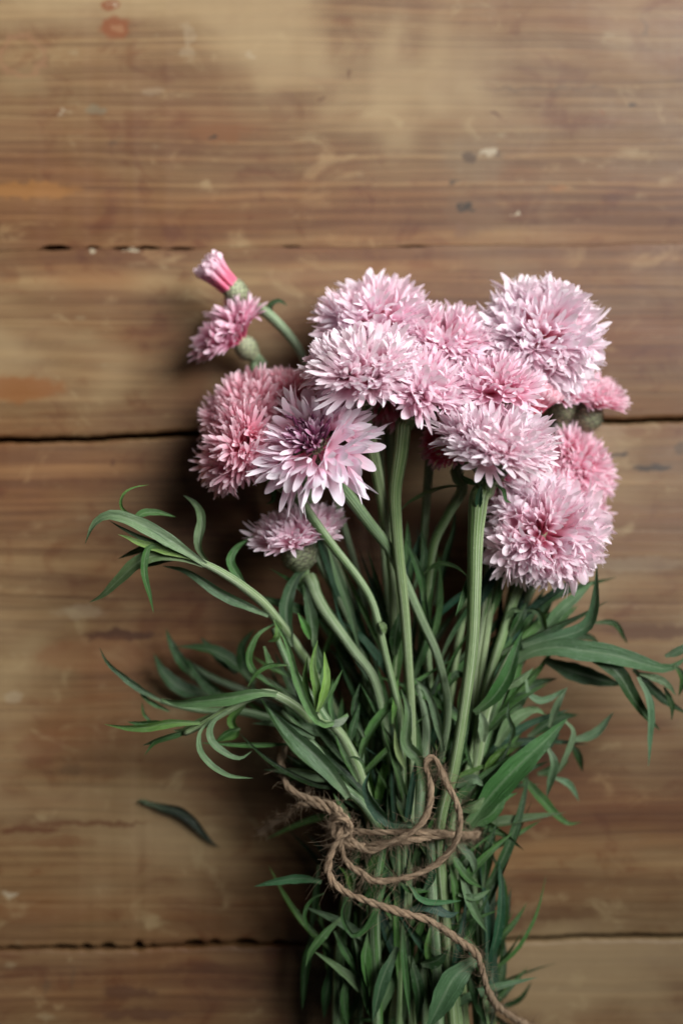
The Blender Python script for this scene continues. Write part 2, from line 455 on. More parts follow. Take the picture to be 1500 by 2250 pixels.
def plank(si):
    fine = np.arange(-100, 1601, 4.0)
    xs = np.concatenate([np.linspace(XL, -100, 60, endpoint=False), fine, np.linspace(1604, XR, 60)])
    top = seam_edges(si, xs)[1]
    bot = seam_edges(si + 1, xs)[0]
    V, F = [], []
    prof = [(-22.0, 0.0), (-1.6, 0.0), (-0.6, 1.6), (-0.12, 4.5), (0.0, 10.0)]        # (z mm, inset px)
    rows = len(prof) * 2
    for xi, a, b in zip(xs, top, bot):
        ka, kb = (0.12 if si == 3 else 1.0), (0.12 if si + 1 == 3 else 1.0)     # one joint is planed almost invisible
        for z, ins in prof:
            q = P(xi, a + ins * ka); V.append((q[0], q[1], z / 1000. * (ka if z > -5 else 1)))
        for z, ins in reversed(prof):
            q = P(xi, b - ins * kb); V.append((q[0], q[1], z / 1000. * (kb if z > -5 else 1)))
    n = len(xs)
    for i in range(n - 1):
        for j in range(rows):
            k = (j + 1) % rows
            F.append((i * rows + j, i * rows + k, (i + 1) * rows + k, (i + 1) * rows + j))
    F.append(tuple(range(rows))[::-1]); F.append(tuple((n - 1) * rows + j for j in range(rows)))
    me = make_mesh('plank', V, F, None, WOOD)
    return add('plank', me, table)

for si in range(len(seam_lines) - 1):
    plank(si)
v0, v1 = P(XL + 60, -3200), P(XR - 60, 5500)
V = [(x, y, z) for z in (-0.060, -0.0225) for (x, y) in ((v0[0], v1[1]), (v1[0], v1[1]), (v1[0], v0[1]), (v0[0], v0[1]))]
F = [(3, 2, 1, 0), (4, 5, 6, 7), (0, 1, 5, 4), (1, 2, 6, 5), (2, 3, 7, 6), (3, 0, 4, 7)]
add('seam_backing', make_mesh('seam_backing', V, F, None, UNDER, False), table)  # added dark backing slab; its near-black colour shades the seam gaps

# ------------------------------------------------------------------ flower pieces
def floret_mesh(seed, lobes, flare, lobe_len, curl, squash=1.0, tube=0.034, lw=0.78):
    """one trumpet floret, unit length along +Z: narrow tube, funnel, pointed lobes"""
    r = np.random.default_rng(seed)
    ts = 1 - lobe_len
    def rad(t):
        a = np.clip((t - 0.28) / max(ts - 0.28, 0.05), 0, 1)
        return tube + (flare * 0.52) * a ** 1.6 + (flare * 0.48) * np.clip((t - ts) / (1 - ts), 0, 1) ** (1.1)
    cols = lobes * 2
    bend = r.uniform(-0.10, 0.10, 2)
    V, UV, F = [], [], []
    ang0 = r.uniform(0, 6.28)
    da = r.normal(0, 0.05, lobes)
    def pos(t, ang, rr, zoff=0.0):
        z = t + zoff
        return (math.cos(ang) * rr + bend[0] * t * t, math.sin(ang) * rr * squash + bend[1] * t * t, z)
    ring_t = [0.0, 0.30, 0.30 + (ts - 0.30) * 0.55, ts]
    for t in ring_t:
        for c in range(cols):
            a = ang0 + c / cols * 2 * math.pi
            V.append(pos(t, a, float(rad(t)))); UV.append((c / cols, t))
    for i in range(len(ring_t) - 1):
        for c in range(cols):
            k = (c + 1) % cols
            F.append((i * cols + c, i * cols + k, (i + 1) * cols + k, (i + 1) * cols + c))
    top = (len(ring_t) - 1) * cols
    for l in range(lobes):
        am = ang0 + (2 * l + 1) / cols * 2 * math.pi
        ll = lobe_len * r.uniform(0.72, 1.08)
        out = curl * r.uniform(0.4, 1.5)
        side = r.normal(0, 0.10)
        prev = (top + 2 * l, top + 2 * l + 1, top + (2 * l + 2) % cols)
        w0 = math.pi * float(rad(ts)) / lobes
        for s_, wf in ((0.22, 1.10), (0.46, 1.16), (0.68, 1.04), (0.86, 0.66), (0.96, 0.28)):
            t = ts + ll * s_
            rr = float(rad(ts + lobe_len * s_)) + out * s_ * s_ * 0.30
            w = w0 * (wf if s_ < 0.1 else wf * (lw + (1 - lw) * max(0.0, 1 - s_ * 3)))
            zc = -out * s_ * s_ * 0.16
            tx, ty = -math.sin(am), math.cos(am) * squash
            cx, cy, cz = pos(t, am, rr, zc)
            sx = side * s_ * ll
            keel = 0.20 * w * (1 - 0.5 * s_)
            i0 = len(V)
            V.append((cx + tx * (sx - w), cy + ty * (sx - w), cz)); UV.append(((2 * l + 0.3) / cols, t))
            V.append((cx + tx * sx + math.cos(am) * keel, cy + ty * sx + math.sin(am) * keel, cz - keel * 0.5)); UV.append(((2 * l + 1) / cols, t))
            V.append((cx + tx * (sx + w), cy + ty * (sx + w), cz)); UV.append(((2 * l + 1.7) / cols, t))
            F.append((prev[0], prev[1], i0 + 1, i0)); F.append((prev[1], prev[2], i0 + 2, i0 + 1))
            prev = (i0, i0 + 1, i0 + 2)
        t = ts + ll
        tx, ty = -math.sin(am), math.cos(am) * squash
        cx, cy, cz = pos(t, am, float(rad(1.0)) + out * 0.30, -out * 0.18)
        i0 = len(V)
        V.append((cx + tx * side * ll * 1.1, cy + ty * side * ll * 1.1, cz)); UV.append(((2 * l + 1) / cols, 1.0))
        F.append((prev[0], prev[1], i0)); F.append((prev[1], prev[2], i0))
    return make_mesh('floret', V, F, UV, PETAL)

OUTER = [floret_mesh(10 + i, 7 + i % 3, 0.23 + 0.045 * (i % 4), 0.34 + 0.04 * (i % 2), 0.10 + 0.22 * (i % 3), 0.46 + 0.14 * (i % 3)) for i in range(10)]
BROAD = [floret_mesh(120 + i, 8 + i % 2, 0.40 + 0.05 * (i % 3), 0.36, 0.30, 0.38, 0.034, 0.80) for i in range(6)]
INNER = [floret_mesh(40 + i, 5 + i % 2, 0.12 + 0.025 * (i % 3), 0.34, 0.12, 0.8) for i in range(6)]
WIDE = [floret_mesh(60 + i, 9 + i % 2, 0.48 + 0.06 * (i % 3), 0.44, 0.05 + 0.2 * (i % 2), 0.30, 0.034, 0.72) for i in range(6)]
CLOSED = [floret_mesh(80 + i, 4, 0.13, 0.24, -0.30, 0.9, 0.06, 1.0) for i in range(4)]

def calyx_mesh():
    """scaly egg-shaped flower base, unit length along +Z, widest about 0.42"""
    V, F, UV = [], [], []
    def rad(t):
        return 0.10 + 0.36 * math.sin(math.pi * min(1.0, 0.12 + t * 0.74)) ** 0.8
    n, s = 9, 14
    for i in range(n):
        t = i / (n - 1)
        for j in range(s):
            a = j / s * 2 * math.pi
            V.append((math.cos(a) * rad(t) * 0.95, math.sin(a) * rad(t) * 0.95, t)); UV.append((0, 0.5))
    for i in range(n - 1):
        for j in range(s):
            k = (j + 1) % s
            F.append((i * s + j, i * s + k, (i + 1) * s + k, (i + 1) * s + j))
    F.append(tuple((n - 1) * s + j for j in range(s)))
    r = np.random.default_rng(3)
    for row in range(8):
        t0 = 0.02 + row * 0.115
        cnt = 11
        for j in range(cnt):
            a = (j + 0.5 * (row % 2)) / cnt * 2 * math.pi + r.normal(0, 0.05)
            ln = 0.24 + r.uniform(-0.03, 0.03)
            i0 = len(V)
            for (s_, w, lift) in ((0.0, 0.17, 0.99), (0.45, 0.24, 1.05), (0.8, 0.18, 1.10), (1.0, 0.02, 1.15)):
                t = t0 + ln * s_
                rr = rad(min(t, 1.0)) * lift
                for u in (-1, 0, 1):
                    aa = a + u * w
                    kk = rr * (1.03 if u == 0 else 0.99)
                    V.append((math.cos(aa) * kk, math.sin(aa) * kk, t + (0.03 * r.uniform(-1, 1) if s_ > 0.7 else 0)))
                    UV.append((0.5 + 0.5 * u, min(1.0, s_ + 0.25 * abs(u) * s_)))
            for q in range(3):
                for c in range(2):
                    b = i0 + q * 3 + c
                    F.append((b, b + 1, b + 4, b + 3))
    return make_mesh('calyx', V, F, UV, CALYX)
CAL = calyx_mesh()

def orient(loc, direction, scale, spin=0.0):
    q = Vector(tuple(direction)).to_track_quat('Z', 'Y')
    sc_ = scale if isinstance(scale, (tuple, list)) else (scale,) * 3
    return Matrix.Translation(Vector(tuple(loc))) @ q.to_matrix().to_4x4() @ Matrix.Rotation(spin, 4, 'Z') @ Matrix.Diagonal((*sc_, 1.0))

def stamen_mesh(seed):
    r = np.random.default_rng(seed)
    p = catmull([(0, 0, 0), (r.uniform(-.08, .08), r.uniform(-.08, .08), 0.5), (r.uniform(-.25, .25), r.uniform(-.25, .25), 1.0)], 7)
    v, f, uv = tube_data(p, np.array([.03, .03, .035, .06, .07, .065, .03]), 6)
    return make_mesh('stamen', v, f, uv, ANTHER)
STAM = [stamen_mesh(i) for i in range(4)]

GROUP = 'pink cornflowers tied in the bouquet'
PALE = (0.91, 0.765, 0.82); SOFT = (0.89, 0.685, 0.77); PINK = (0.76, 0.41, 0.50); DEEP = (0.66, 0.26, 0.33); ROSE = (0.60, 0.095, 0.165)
G_STEM = (0.118, 0.182, 0.066); G_PALE = (0.160, 0.225, 0.095); G_GREY = (0.122, 0.192, 0.092)
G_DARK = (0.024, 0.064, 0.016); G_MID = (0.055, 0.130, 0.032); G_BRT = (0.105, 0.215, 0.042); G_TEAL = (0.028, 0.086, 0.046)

def vary(c, r, amt=0.18):
    f = 1 + r.uniform(-amt, amt)
    return (max(0, c[0] * f * (1 + r.uniform(-.1, .1))), max(0, c[1] * f), max(0, c[2] * f * (1 + r.uniform(-.15, .15))))

def head(root, B, axis, R, n, thmax, kind, tint, calyx_len, seed, calyx_w=1.0):
    r = np.random.default_rng(seed)
    ax = norm(axis)
    h = norm(np.cross(ax, [0.3, 0.2, 0.93])); g = np.cross(ax, h)
    add('calyx', CAL, root, orient(B - ax * calyx_len, ax, (calyx_len * calyx_w, calyx_len * calyx_w, calyx_len), r.uniform(0, 6)))
    rc = calyx_len * calyx_w * 0.30
    ga = math.pi * (3 - math.sqrt(5))
    n = int(n * (1.25 if kind == 'dome' else 1))
    cth = r.uniform(0.25, 1.0, 9) ** 0.7 * math.radians(thmax); cph = np.arange(9) * 2.4 + r.uniform(0, 6)
    clumps = [ax * math.cos(a_) + (h * math.cos(b_) + g * math.sin(b_)) * math.sin(a_) for a_, b_ in zip(cth, cph)]
    clen = r.uniform(0.88, 1.09, 9)
    for i in range(n):
        q = (i + 0.5) / n
        if kind == 'open':
            th = math.radians(thmax) * (0.50 + 0.50 * q)
        else:
            th = math.radians(thmax) * (q ** 0.56)
        ph = i * ga + r.normal(0, 0.10)
        th2 = th + r.normal(0, 0.11)
        d = ax * math.cos(th2) + (h * math.cos(ph) + g * math.sin(ph)) * math.sin(th2)
        b = B - ax * calyx_len * 0.12 + (h * math.cos(ph) + g * math.sin(ph)) * rc * (1.35 * th / math.radians(thmax) if kind == 'bud' else min(1, th / math.radians(70)))
        if kind == 'bud':
            th2 = th * 0.22; d = ax * math.cos(th2) + (h * math.cos(ph) + g * math.sin(ph)) * math.sin(th2)
        frac = th / math.radians(thmax)
        if kind == 'bud':
            me = CLOSED[i % len(CLOSED)]; L = R * r.uniform(0.88, 1.05); wid = 1.0
        elif kind == 'open':
            me = WIDE[i % len(WIDE)]; L = R * (0.70 + 0.30 * q) * r.uniform(0.92, 1.08); wid = 1.0
        elif frac < 0.42:
            me = INNER[i % len(INNER)]; L = R * r.uniform(0.70, 0.96); wid = 1.0
        else:
            me = BROAD[i % len(BROAD)] if (frac > 0.6 and r.random() < 0.45) else OUTER[i % len(OUTER)]; L = R * (0.84 + 0.16 * frac) * r.uniform(0.86, 1.08); wid = 1.0
        if b[2] + d[2] * L < 0.002:                   # keep clear of the table
            d = norm(np.array([d[0], d[1], max(d[2], (0.003 - b[2]) / L)]))
        if kind == 'dome':                             # florets bunch together, leaving rosy gaps
            kc = int(np.argmax([np.dot(d, q_) for q_ in clumps]))
            d = norm(d + clumps[kc] * 0.26); L *= clen[kc]
        if b[2] + d[2] * L < 0.002:
            d = norm(np.array([d[0], d[1], max(d[2], (0.003 - b[2]) / L)]))
        f = r.uniform(-0.06, 0.06)
        c = (min(0.9, tint[0] * (1 + f * 0.4)), min(0.9, tint[1] * (1 + 1.6 * f)), min(0.9, tint[2] * (1 + 1.3 * f)))
        if frac < 0.42 and kind != 'open':
            M = orient(b, d, L, r.uniform(0, 6.28))
        else:                                          # broad side of the trumpet lies across the radius
            tx = norm(np.cross(ax, d) + 1e-6); ty = np.cross(d, tx)
            M = Matrix(((tx[0], ty[0], d[0], b[0]), (tx[1], ty[1], d[1], b[1]), (tx[2], ty[2], d[2], b[2]), (0, 0, 0, 1)))
            M = M @ Matrix.Rotation(r.normal(0, 0.35) + (math.pi if r.random() < .5 else 0), 4, 'Z') @ Matrix.Diagonal((L, L, L, 1.0))
        add('floret', me, root, M, c)
    if kind == 'open':
        for i in range(14):                            # small mauve florets round the heart
            ph = i * ga; th2 = math.radians(18 + 2.2 * i)
            d = ax * math.cos(th2) + (h * math.cos(ph) + g * math.sin(ph)) * math.sin(th2)
            add('floret', INNER[i % len(INNER)], root, orient(B - ax * calyx_len * .1, d, R * r.uniform(0.42, 0.6), r.uniform(0, 6)), (0.60, 0.30, 0.46))
        for i in range(26):
            ph = i * ga; q = math.sqrt((i + 0.5) / 26)
            d = norm(ax + (h * math.cos(ph) + g * math.sin(ph)) * 0.55 * q)
            b = B + (h * math.cos(ph) + g * math.sin(ph)) * rc * q * 1.1
            add('stamen', STAM[i % 4], root, orient(b, d, (0.0095, 0.0095, R * r.uniform(0.34, 0.52)), r.uniform(0, 6)))

def add_stem(root, pts, rad, color, name='stem', n=None, sides=16):
    n = n or max(20, len(pts) * 7)
    p = catmull(pts, n)
    v, f, uv = tube_data(p, rad if np.isscalar(rad) else np.interp(np.linspace(0, 1, n), np.linspace(0, 1, len(rad)), rad), sides, 0.035)
    return add(name, make_mesh(name, v, f, uv, STEM), root, None, color)

_ls = [0]
def add_leaf(root, pts3, wpx, color, roll=None, fold=None, n=18, name='leaf', tip=1.7, base=0.42):
    """pts3: (px, py, zmm) from base to tip"""
    _ls[0] += 1
    r = np.random.default_rng(7000 + _ls[0])
    z = np.mean([q[2] for q in pts3])
    p = catmull([P(*q) for q in pts3], n)
    if roll is None:
        a = r.uniform(-0.45, 0.45); roll = (a, a + r.uniform(-0.5, 0.5))
    v, f, uv = leaf_data(p, px2m(wpx, z), roll, r.uniform(0.25, 0.60) if fold is None else fold, 0.07, tip, base, _ls[0])
    v = np.asarray(v); v[:, 2] = np.maximum(v[:, 2], 0.0008)
    return add(name, make_mesh(name, v, f, uv, LEAF), root, None, vary(color, r))

# ------------------------------------------------------------------ the flowers
# label, base of head (px, py, z mm), axis, reach px, florets, cap angle, kind, tint, calyx mm, calyx width,
# stem from head to binding (px, py, z), bottom (px, z), stem radius mm, stem colour
FL = [
 ('fully open pale pink cornflower on a thick upright ribbed stem, in sharp focus', (1086, 984, 61), (0.18, 0.89, 0.42), 136, 96, 80, 'dome', PALE, 11.5, 1.22,
  [(1052, 1090, 56), (1044, 1180, 54), (1041, 1300, 52), (1036, 1420, 50), (1018, 1560, 49), (996, 1690, 48)], (965, 46), (985, 40), 3.0, G_PALE),
 ('wide open whitish cornflower showing its dark purple centre', (690, 972, 57), (-0.36, 0.52, 0.78), 154, 24, 92, 'open', (0.89, 0.79, 0.87), 13, 1.0,
  [(722, 1036, 50), (767, 1092, 47), (814, 1154, 45), (856, 1208, 43), (890, 1282, 41), (926, 1363, 40), (957, 1432, 40), (976, 1500, 40), (983, 1560, 39), (972, 1640, 39)], (925, 40), (930, 38), 2.75, G_STEM),
 ('pale pink cornflower directly above the purple centred one, small white trumpets at its lower rim', (797, 822, 56), (-0.06, 0.86, 0.50), 144, 84, 84, 'dome', PALE, 11, 1.1,
  [(800, 925, 49), (814, 976, 47), (829, 1045, 44), (841, 1111, 41), (851, 1180, 38), (862, 1260, 34), (868, 1400, 30), (866, 1560, 30)], (858, 32), (850, 30), 2.7, G_STEM),
 ('light pink cornflower beside the sharp one, on a pale stem that crosses the middle', (930, 858, 53), (0.42, 0.80, 0.42), 126, 70, 88, 'dome', SOFT, 11, 1.1,
  [(886, 930, 49), (880, 995, 48), (868, 1077, 47), (870, 1150, 46.5), (876, 1227, 46), (884, 1300, 45), (890, 1363, 44), (897, 1460, 43), (902, 1540, 42), (905, 1660, 41)], (900, 42), (905, 38), 2.9, G_STEM),
 ('small side facing cornflower with a big scaly cup, apart from the others below the cluster', (652, 1192, 34), (-0.16, 0.95, 0.30), 108, 52, 66, 'dome', SOFT, 10.5, 1.25,
  [(682, 1272, 33), (692, 1304, 33), (715, 1345, 35), (742, 1382, 37), (778, 1432, 38), (818, 1486, 39), (838, 1556, 39), (852, 1640, 39), (866, 1730, 40)], (874, 43), (880, 40), 2.7, G_STEM),
 ('dusky pink cornflower low on the outer side, facing away on a long slanting stem', (528, 985, 42), (-0.80, 0.20, 0.46), 112, 58, 86, 'dome', (0.84, 0.45, 0.54), 11, 1.1,
  [(590, 1046, 43), (651, 1092, 46), (694, 1150, 47), (737, 1208, 47), (783, 1266, 47), (814, 1316, 46), (830, 1366, 46), (846, 1436, 45), (866, 1516, 44), (880, 1590, 43)], (888, 44), (872, 41), 2.35, G_STEM),
 ('dusky pink cornflower resting above the slanting one at the outer side', (540, 900, 34), (-0.55, 0.66, 0.40), 108, 58, 88, 'dome', (0.80, 0.40, 0.48), 11, 1.1,
  [(590, 985, 24), (640, 1090, 22), (700, 1230, 22), (752, 1330, 24), (795, 1432, 26), (820, 1560, 28)], (812, 30), (800, 28), 2.3, G_STEM),
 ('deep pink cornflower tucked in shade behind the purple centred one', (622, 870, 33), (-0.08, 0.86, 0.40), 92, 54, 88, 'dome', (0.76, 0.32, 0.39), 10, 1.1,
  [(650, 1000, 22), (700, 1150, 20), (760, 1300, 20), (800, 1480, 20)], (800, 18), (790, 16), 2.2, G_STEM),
 ('closed pink cornflower bud on a bare stem sticking out past the others', (499, 622, 33), (-0.66, 0.62, 0.40), 82, 34, 24, 'bud', (0.88, 0.58, 0.69), 9.5, 0.98,
  [(572, 678, 31), (612, 712, 30), (655, 765, 29), (680, 830, 27), (705, 960, 24), (745, 1120, 22), (800, 1320, 20), (830, 1520, 20)], (830, 15), (830, 14), 2.1, G_GREY),
 ('half open pink cornflower just under the closed bud', (524, 745, 26), (-0.60, 0.66, 0.36), 104, 44, 58, 'dome', (0.74, 0.37, 0.50), 9.5, 0.95,
  [(556, 800, 20), (590, 880, 18), (640, 1000, 14), (710, 1180, 12), (790, 1400, 12)], (800, 9), (770, 9), 2.1, G_GREY),
 ('big pale pink cornflower at the far top of the cluster', (826, 705, 42), (-0.02, 0.84, 0.50), 130, 78, 90, 'dome', (0.90, 0.715, 0.795), 11, 1.1,
  [(830, 800, 34), (832, 920, 32), (838, 1100, 28), (850, 1300, 24), (862, 1500, 22)], (862, 20), (862, 20), 2.3, G_STEM),
 ('pale pink cornflower between the top one and the big white one', (972, 755, 46), (0.10, 0.88, 0.42), 120, 66, 86, 'dome', (0.90, 0.69, 0.775), 10.5, 1.1,
  [(960, 860, 36), (945, 1000, 33), (930, 1200, 29), (925, 1400, 25), (915, 1560, 24)], (905, 22), (915, 22), 2.3, G_STEM),
 ('largest cornflower, nearly white and turned up to face the viewer', (1190, 738, 50), (0.10, 0.34, 0.93), 138, 92, 92, 'dome', (0.91, 0.79, 0.845), 11, 1.1,
  [(1175, 830, 30), (1150, 960, 30), (1115, 1120, 31), (1085, 1280, 32), (1062, 1440, 33), (1040, 1600, 34)], (1000, 36), (1010, 34), 2.5, G_PALE),
 ('soft pink cornflower wedged between the sharp one and the big white one', (1084, 850, 49), (0.05, 0.90, 0.40), 110, 62, 86, 'dome', (0.89, 0.65, 0.745), 10.5, 1.1,
  [(1080, 930, 38), (1072, 1080, 34), (1040, 1240, 30), (1005, 1420, 28), (985, 1580, 26)], (955, 24), (965, 24), 2.3, G_STEM),
 ('small pink cornflower with green cup hanging under the big white one', (1238, 868, 34), (0.02, 0.88, 0.42), 80, 46, 78, 'dome', (0.87, 0.58, 0.68), 10.5, 1.05,
  [(1216, 940, 26), (1185, 1060, 25), (1142, 1220, 25), (1100, 1400, 25), (1060, 1580, 25)], (1005, 26), (1030, 26), 2.2, G_STEM),
 ('rose pink cornflower bud with round green cup at the outer rim above the plank seam', (1300, 885, 30), (0.30, 0.82, 0.40), 80, 40, 56, 'dome', (0.87, 0.54, 0.635), 11.5, 1.1,
  [(1258, 958, 22), (1215, 1080, 20), (1160, 1240, 19), (1110, 1420, 18), (1060, 1600, 18)], (1010, 18), (1040, 18), 2.2, G_GREY),
 ('small closed pink cornflower bud nestled between the sharp flower and green cups', (1172, 896, 40), (0.55, 0.68, 0.45), 72, 30, 28, 'bud', (0.86, 0.44, 0.52), 8.5, 1.0,
  [(1140, 960, 32), (1115, 1080, 28), (1085, 1240, 26), (1050, 1420, 24)], (975, 18), (990, 18), 2.0, G_GREY),
 ('bright pink cornflower at the outermost right edge, overhanging the bare wood', (1268, 1022, 30), (0.70, 0.52, 0.45), 100, 62, 82, 'dome', (0.87, 0.55, 0.65), 10.5, 1.05,
  [(1220, 1075, 22), (1180, 1180, 20), (1130, 1320, 20), (1085, 1480, 20), (1045, 1640, 20)], (1020, 22), (1060, 20), 2.2, G_STEM),
 ('pink cornflower squeezed between the sharp one and the outermost edge flower', (1222, 1052, 38), (0.42, 0.74, 0.46), 80, 50, 82, 'dome', (0.87, 0.55, 0.65), 10.5, 1.05,
  [(1190, 1120, 30), (1150, 1230, 28), (1105, 1380, 28), (1065, 1540, 28)], (1030, 30), (1065, 28), 2.2, G_STEM),
 ('large full cornflower with a rosy heart, lowest on the right beside the thick stem', (1194, 1168, 50), (0.12, 0.20, 0.97), 136, 96, 92, 'dome', (0.91, 0.735, 0.80), 11, 1.1,
  [(1150, 1262, 36), (1128, 1318, 36), (1104, 1393, 37), (1079, 1472, 38), (1058, 1560, 38), (1030, 1680, 39)], (990, 40), (1000, 38), 2.5, G_PALE),
 ('pink cornflower peeking out behind the large rosy hearted one', (1256, 1128, 34), (0.42, 0.72, 0.50), 84, 48, 86, 'dome', (0.89, 0.63, 0.725), 10, 1.05,
  [(1210, 1200, 24), (1160, 1310, 22), (1110, 1440, 22), (1060, 1600, 22)], (1035, 36), (1050, 34), 2.1, G_STEM),
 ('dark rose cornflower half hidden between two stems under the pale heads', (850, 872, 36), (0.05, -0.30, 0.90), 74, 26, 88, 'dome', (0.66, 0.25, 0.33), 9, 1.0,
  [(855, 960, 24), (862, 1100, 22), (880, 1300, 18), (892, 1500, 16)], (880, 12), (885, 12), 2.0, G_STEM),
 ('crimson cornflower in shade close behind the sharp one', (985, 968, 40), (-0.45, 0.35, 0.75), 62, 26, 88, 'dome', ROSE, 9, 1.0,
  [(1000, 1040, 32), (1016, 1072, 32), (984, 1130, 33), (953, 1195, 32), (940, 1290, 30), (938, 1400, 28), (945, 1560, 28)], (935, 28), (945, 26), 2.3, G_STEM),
 ('small pink cornflower peeping out below the sharp one beside its thick stem', (1104, 1062, 40), (0.10, -0.35, 0.88), 60, 26, 90, 'dome', (0.77, 0.45, 0.56), 9, 1.0,
  [(1090, 1120, 28), (1075, 1240, 28), (1064, 1350, 30), (1048, 1460, 32), (1034, 1560, 33)], (980, 32), (985, 30), 2.5, G_PALE),
]
BIND_Y = 1830
# outer heads droop towards the table
DROOP = {6: 27, 7: 27, 8: 20, 9: 16, 10: 31, 11: 37, 12: 33, 14: 24, 15: 20, 17: 21, 18: 29, 19: 42, 20: 26}
flowers = []
for i, (label, b, axis, Rpx, n, thm, kind, tint, cl, cw, path, bnd, bot, sr, scol) in enumerate(FL):
    r = np.random.default_rng(300 + i)
    if i in DROOP:
        zs = DROOP[i] / b[2]; b = (b[0], b[1], DROOP[i])
        path = [(q[0], q[1], max(5.0, q[2] * (zs + (1 - zs) * min(1.0, k / (len(path) * 0.7))))) for k, q in enumerate(path)]
    B = P(*b); ax = norm(axis); cl_m = cl / 1000.0
    E = B - ax * cl_m
    bx = 750 + (bnd[0] - 750) * 1.0
    pts = [E + ax * 0.002, E - ax * 0.006] + [P(*q) for q in path]
    pts += [P(bnd[0], BIND_Y, bnd[1]), P((bnd[0] + bot[0]) / 2 + r.uniform(-12, 12), 2040, (bnd[1] + bot[1]) / 2),
            P(bot[0] + (bot[0] - 880) * 0.15, 2330, max(4, bot[1]))]
    root = thing('cornflower', label, 'flower', pts[-1], GROUP)
    nn = 90
    p = catmull(pts, nn)
    t = np.linspace(0, 1, nn)
    rad = (sr if i == 0 else sr * 0.84) / 1000. * (1.0 - 0.36 * np.clip(t * 2.4, 0, 1)) * (1 + 0.30 * np.exp(-(t / 0.03) ** 2) + 0.18 * np.exp(-((t - 0.06) / 0.06) ** 2))
    rad *= 1 + 0.05 * np.sin(t * 40 + i) * np.exp(-((np.mod(t * 5 + i * .37, 1) - .5) / .12) ** 2)
    v, f, uv = tube_data(p, rad, 20, 0.055)
    v = np.asarray(v); v[:, 2] = np.maximum(v[:, 2], 0.0006)
    add('stem', make_mesh('stem', v, f, uv, STEM), root, None, vary(scol, r, 0.12))
    head(root, B, ax, px2m(Rpx * 0.92, b[2]), n, thm, kind, tint, cl_m, 900 + i, cw)
    flowers.append((root, p, i))

def W2P(w):
    k = CAM_H / (CAM_H - w[2]) * S
    return (w[0] * k + 750, 1125 - w[1] * k, w[2] * 1000)

def fill_leaf(root, start, ang, Lmm, wmm, zend, zcap, color, r, curl=0.0):
    """leaf growing from a point of a stem: start (world), ang in the table plane"""
    d = np.array([math.cos(ang), math.sin(ang), 0])
    sd = np.array([-d[1], d[0], 0])
    L = Lmm / 1000.
    pts = []
    for s in np.linspace(0, 1, 5):
        q = start + d * L * s + sd * L * curl * s * s
        q = q.copy(); q[2] = start[2] + (zend / 1000. - start[2]) * s + 0.004 * math.sin(s * 3.14)
        q[2] = min(max(q[2], 0.0025), zcap / 1000.)
        pts.append(q)
    _ls[0] += 1
    a = r.uniform(-0.8, 0.8)
    v, f, uv = leaf_data(catmull(pts, 14), wmm / 1000., (a, a + r.uniform(-0.9, 0.9)), r.uniform(0.3, 0.7), 0.08, 1.7, 0.42, _ls[0], 5)
    v = np.asarray(v); v[:, 2] = np.maximum(v[:, 2], 0.0008)
    add('leaf', make_mesh('leaf', v, f, uv, LEAF), root, None, vary(color, r, 0.3))

# leaves that grow along the flower stems, in the thick of the bunch and below the twine
for root, p, i in flowers:
    r = np.random.default_rng(5000 + i)
    pix = np.array([W2P(q) for q in p])
    for zone, cnt in (((1360, 1780), 4), ((1790, 2290), 6)):
        idx = np.where((pix[:, 1] > zone[0]) & (pix[:, 1] < zone[1]))[0]
        for c in range(cnt):
            k = int(r.choice(idx)); st = p[k]
            T = norm(p[k - 1] - p[k + 1]) if 0 < k < len(p) - 1 else np.array([0, 1.0, 0])
            base = math.atan2(T[1], T[0])
            side = 1 if (pix[k][0] < 880) else -1
            if zone[0] > 1700:
                lim = 46; ang = base + r.normal(0, 0.42); ln = r.uniform(30, 54); w = r.uniform(2.0, 3.9)
            else:
                lim = 31; ang = base + side * abs(r.normal(0, 0.35)); ln = r.uniform(28, 52); w = r.uniform(2.4, 4.6)
            zt = min(lim, max(4, st[2] * 1000 + r.uniform(-10, 5)))
            if st[2] * 1000 > lim:
                st = st.copy(); st[2] = (lim - 1) / 1000.
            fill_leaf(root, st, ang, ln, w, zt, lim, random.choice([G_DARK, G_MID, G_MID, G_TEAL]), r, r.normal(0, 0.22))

# small curled leaves right under some heads
hero = flowers[0][0]
add_leaf(hero, [(1088, 1066, 57), (1104, 1076, 59), (1110, 1098, 60), (1124, 1106, 58)], 11, G_MID, (0.2, 0.8))
add_leaf(hero, [(1046, 1064, 57), (1026, 1056, 59), (1014, 1046, 60), (1020, 1036, 60)], 13, G_MID, (0.2, -0.4))
add_leaf(hero, [(1050, 1120, 58), (1052, 1090, 61), (1058, 1062, 62)], 16, G_TEAL, (0.1, 0.1))
add_leaf(hero, [(1060, 1052, 60), (1078, 1058, 62), (1092, 1050, 61)], 13, G_MID, (0.3, 0.3))
add_leaf(flowers[1][0], [(742, 1062, 46), (775, 1088, 44), (800, 1120, 42), (802, 1150, 40)], 16, G_MID)
add_leaf(flowers[3][0], [(880, 1120, 38), (905, 1100, 41), (940, 1083, 43), (985, 1069, 44), (1030, 1072, 43)], 11, G_STEM, (0.6, 0.6))
add_leaf(flowers[8][0], [(604, 706, 18), (594, 676, 20), (612, 662, 20), (632, 672, 17)], 14, G_DARK)
add_leaf(flowers[10][0], [(700, 790, 24), (696, 742, 28), (720, 726, 30), (752, 728, 29)], 9, G_STEM, (0.7, 0.7))
add_leaf(flowers[5][0], [(596, 1054, 40), (601, 1076, 41), (600, 1100, 41), (584, 1108, 40)], 12, G_MID)
add_leaf(flowers[11][0], [(984, 788, 38), (1030, 782, 41), (1058, 766, 43), (1066, 738, 42)], 7, G_BRT, (0.7, 0.7))
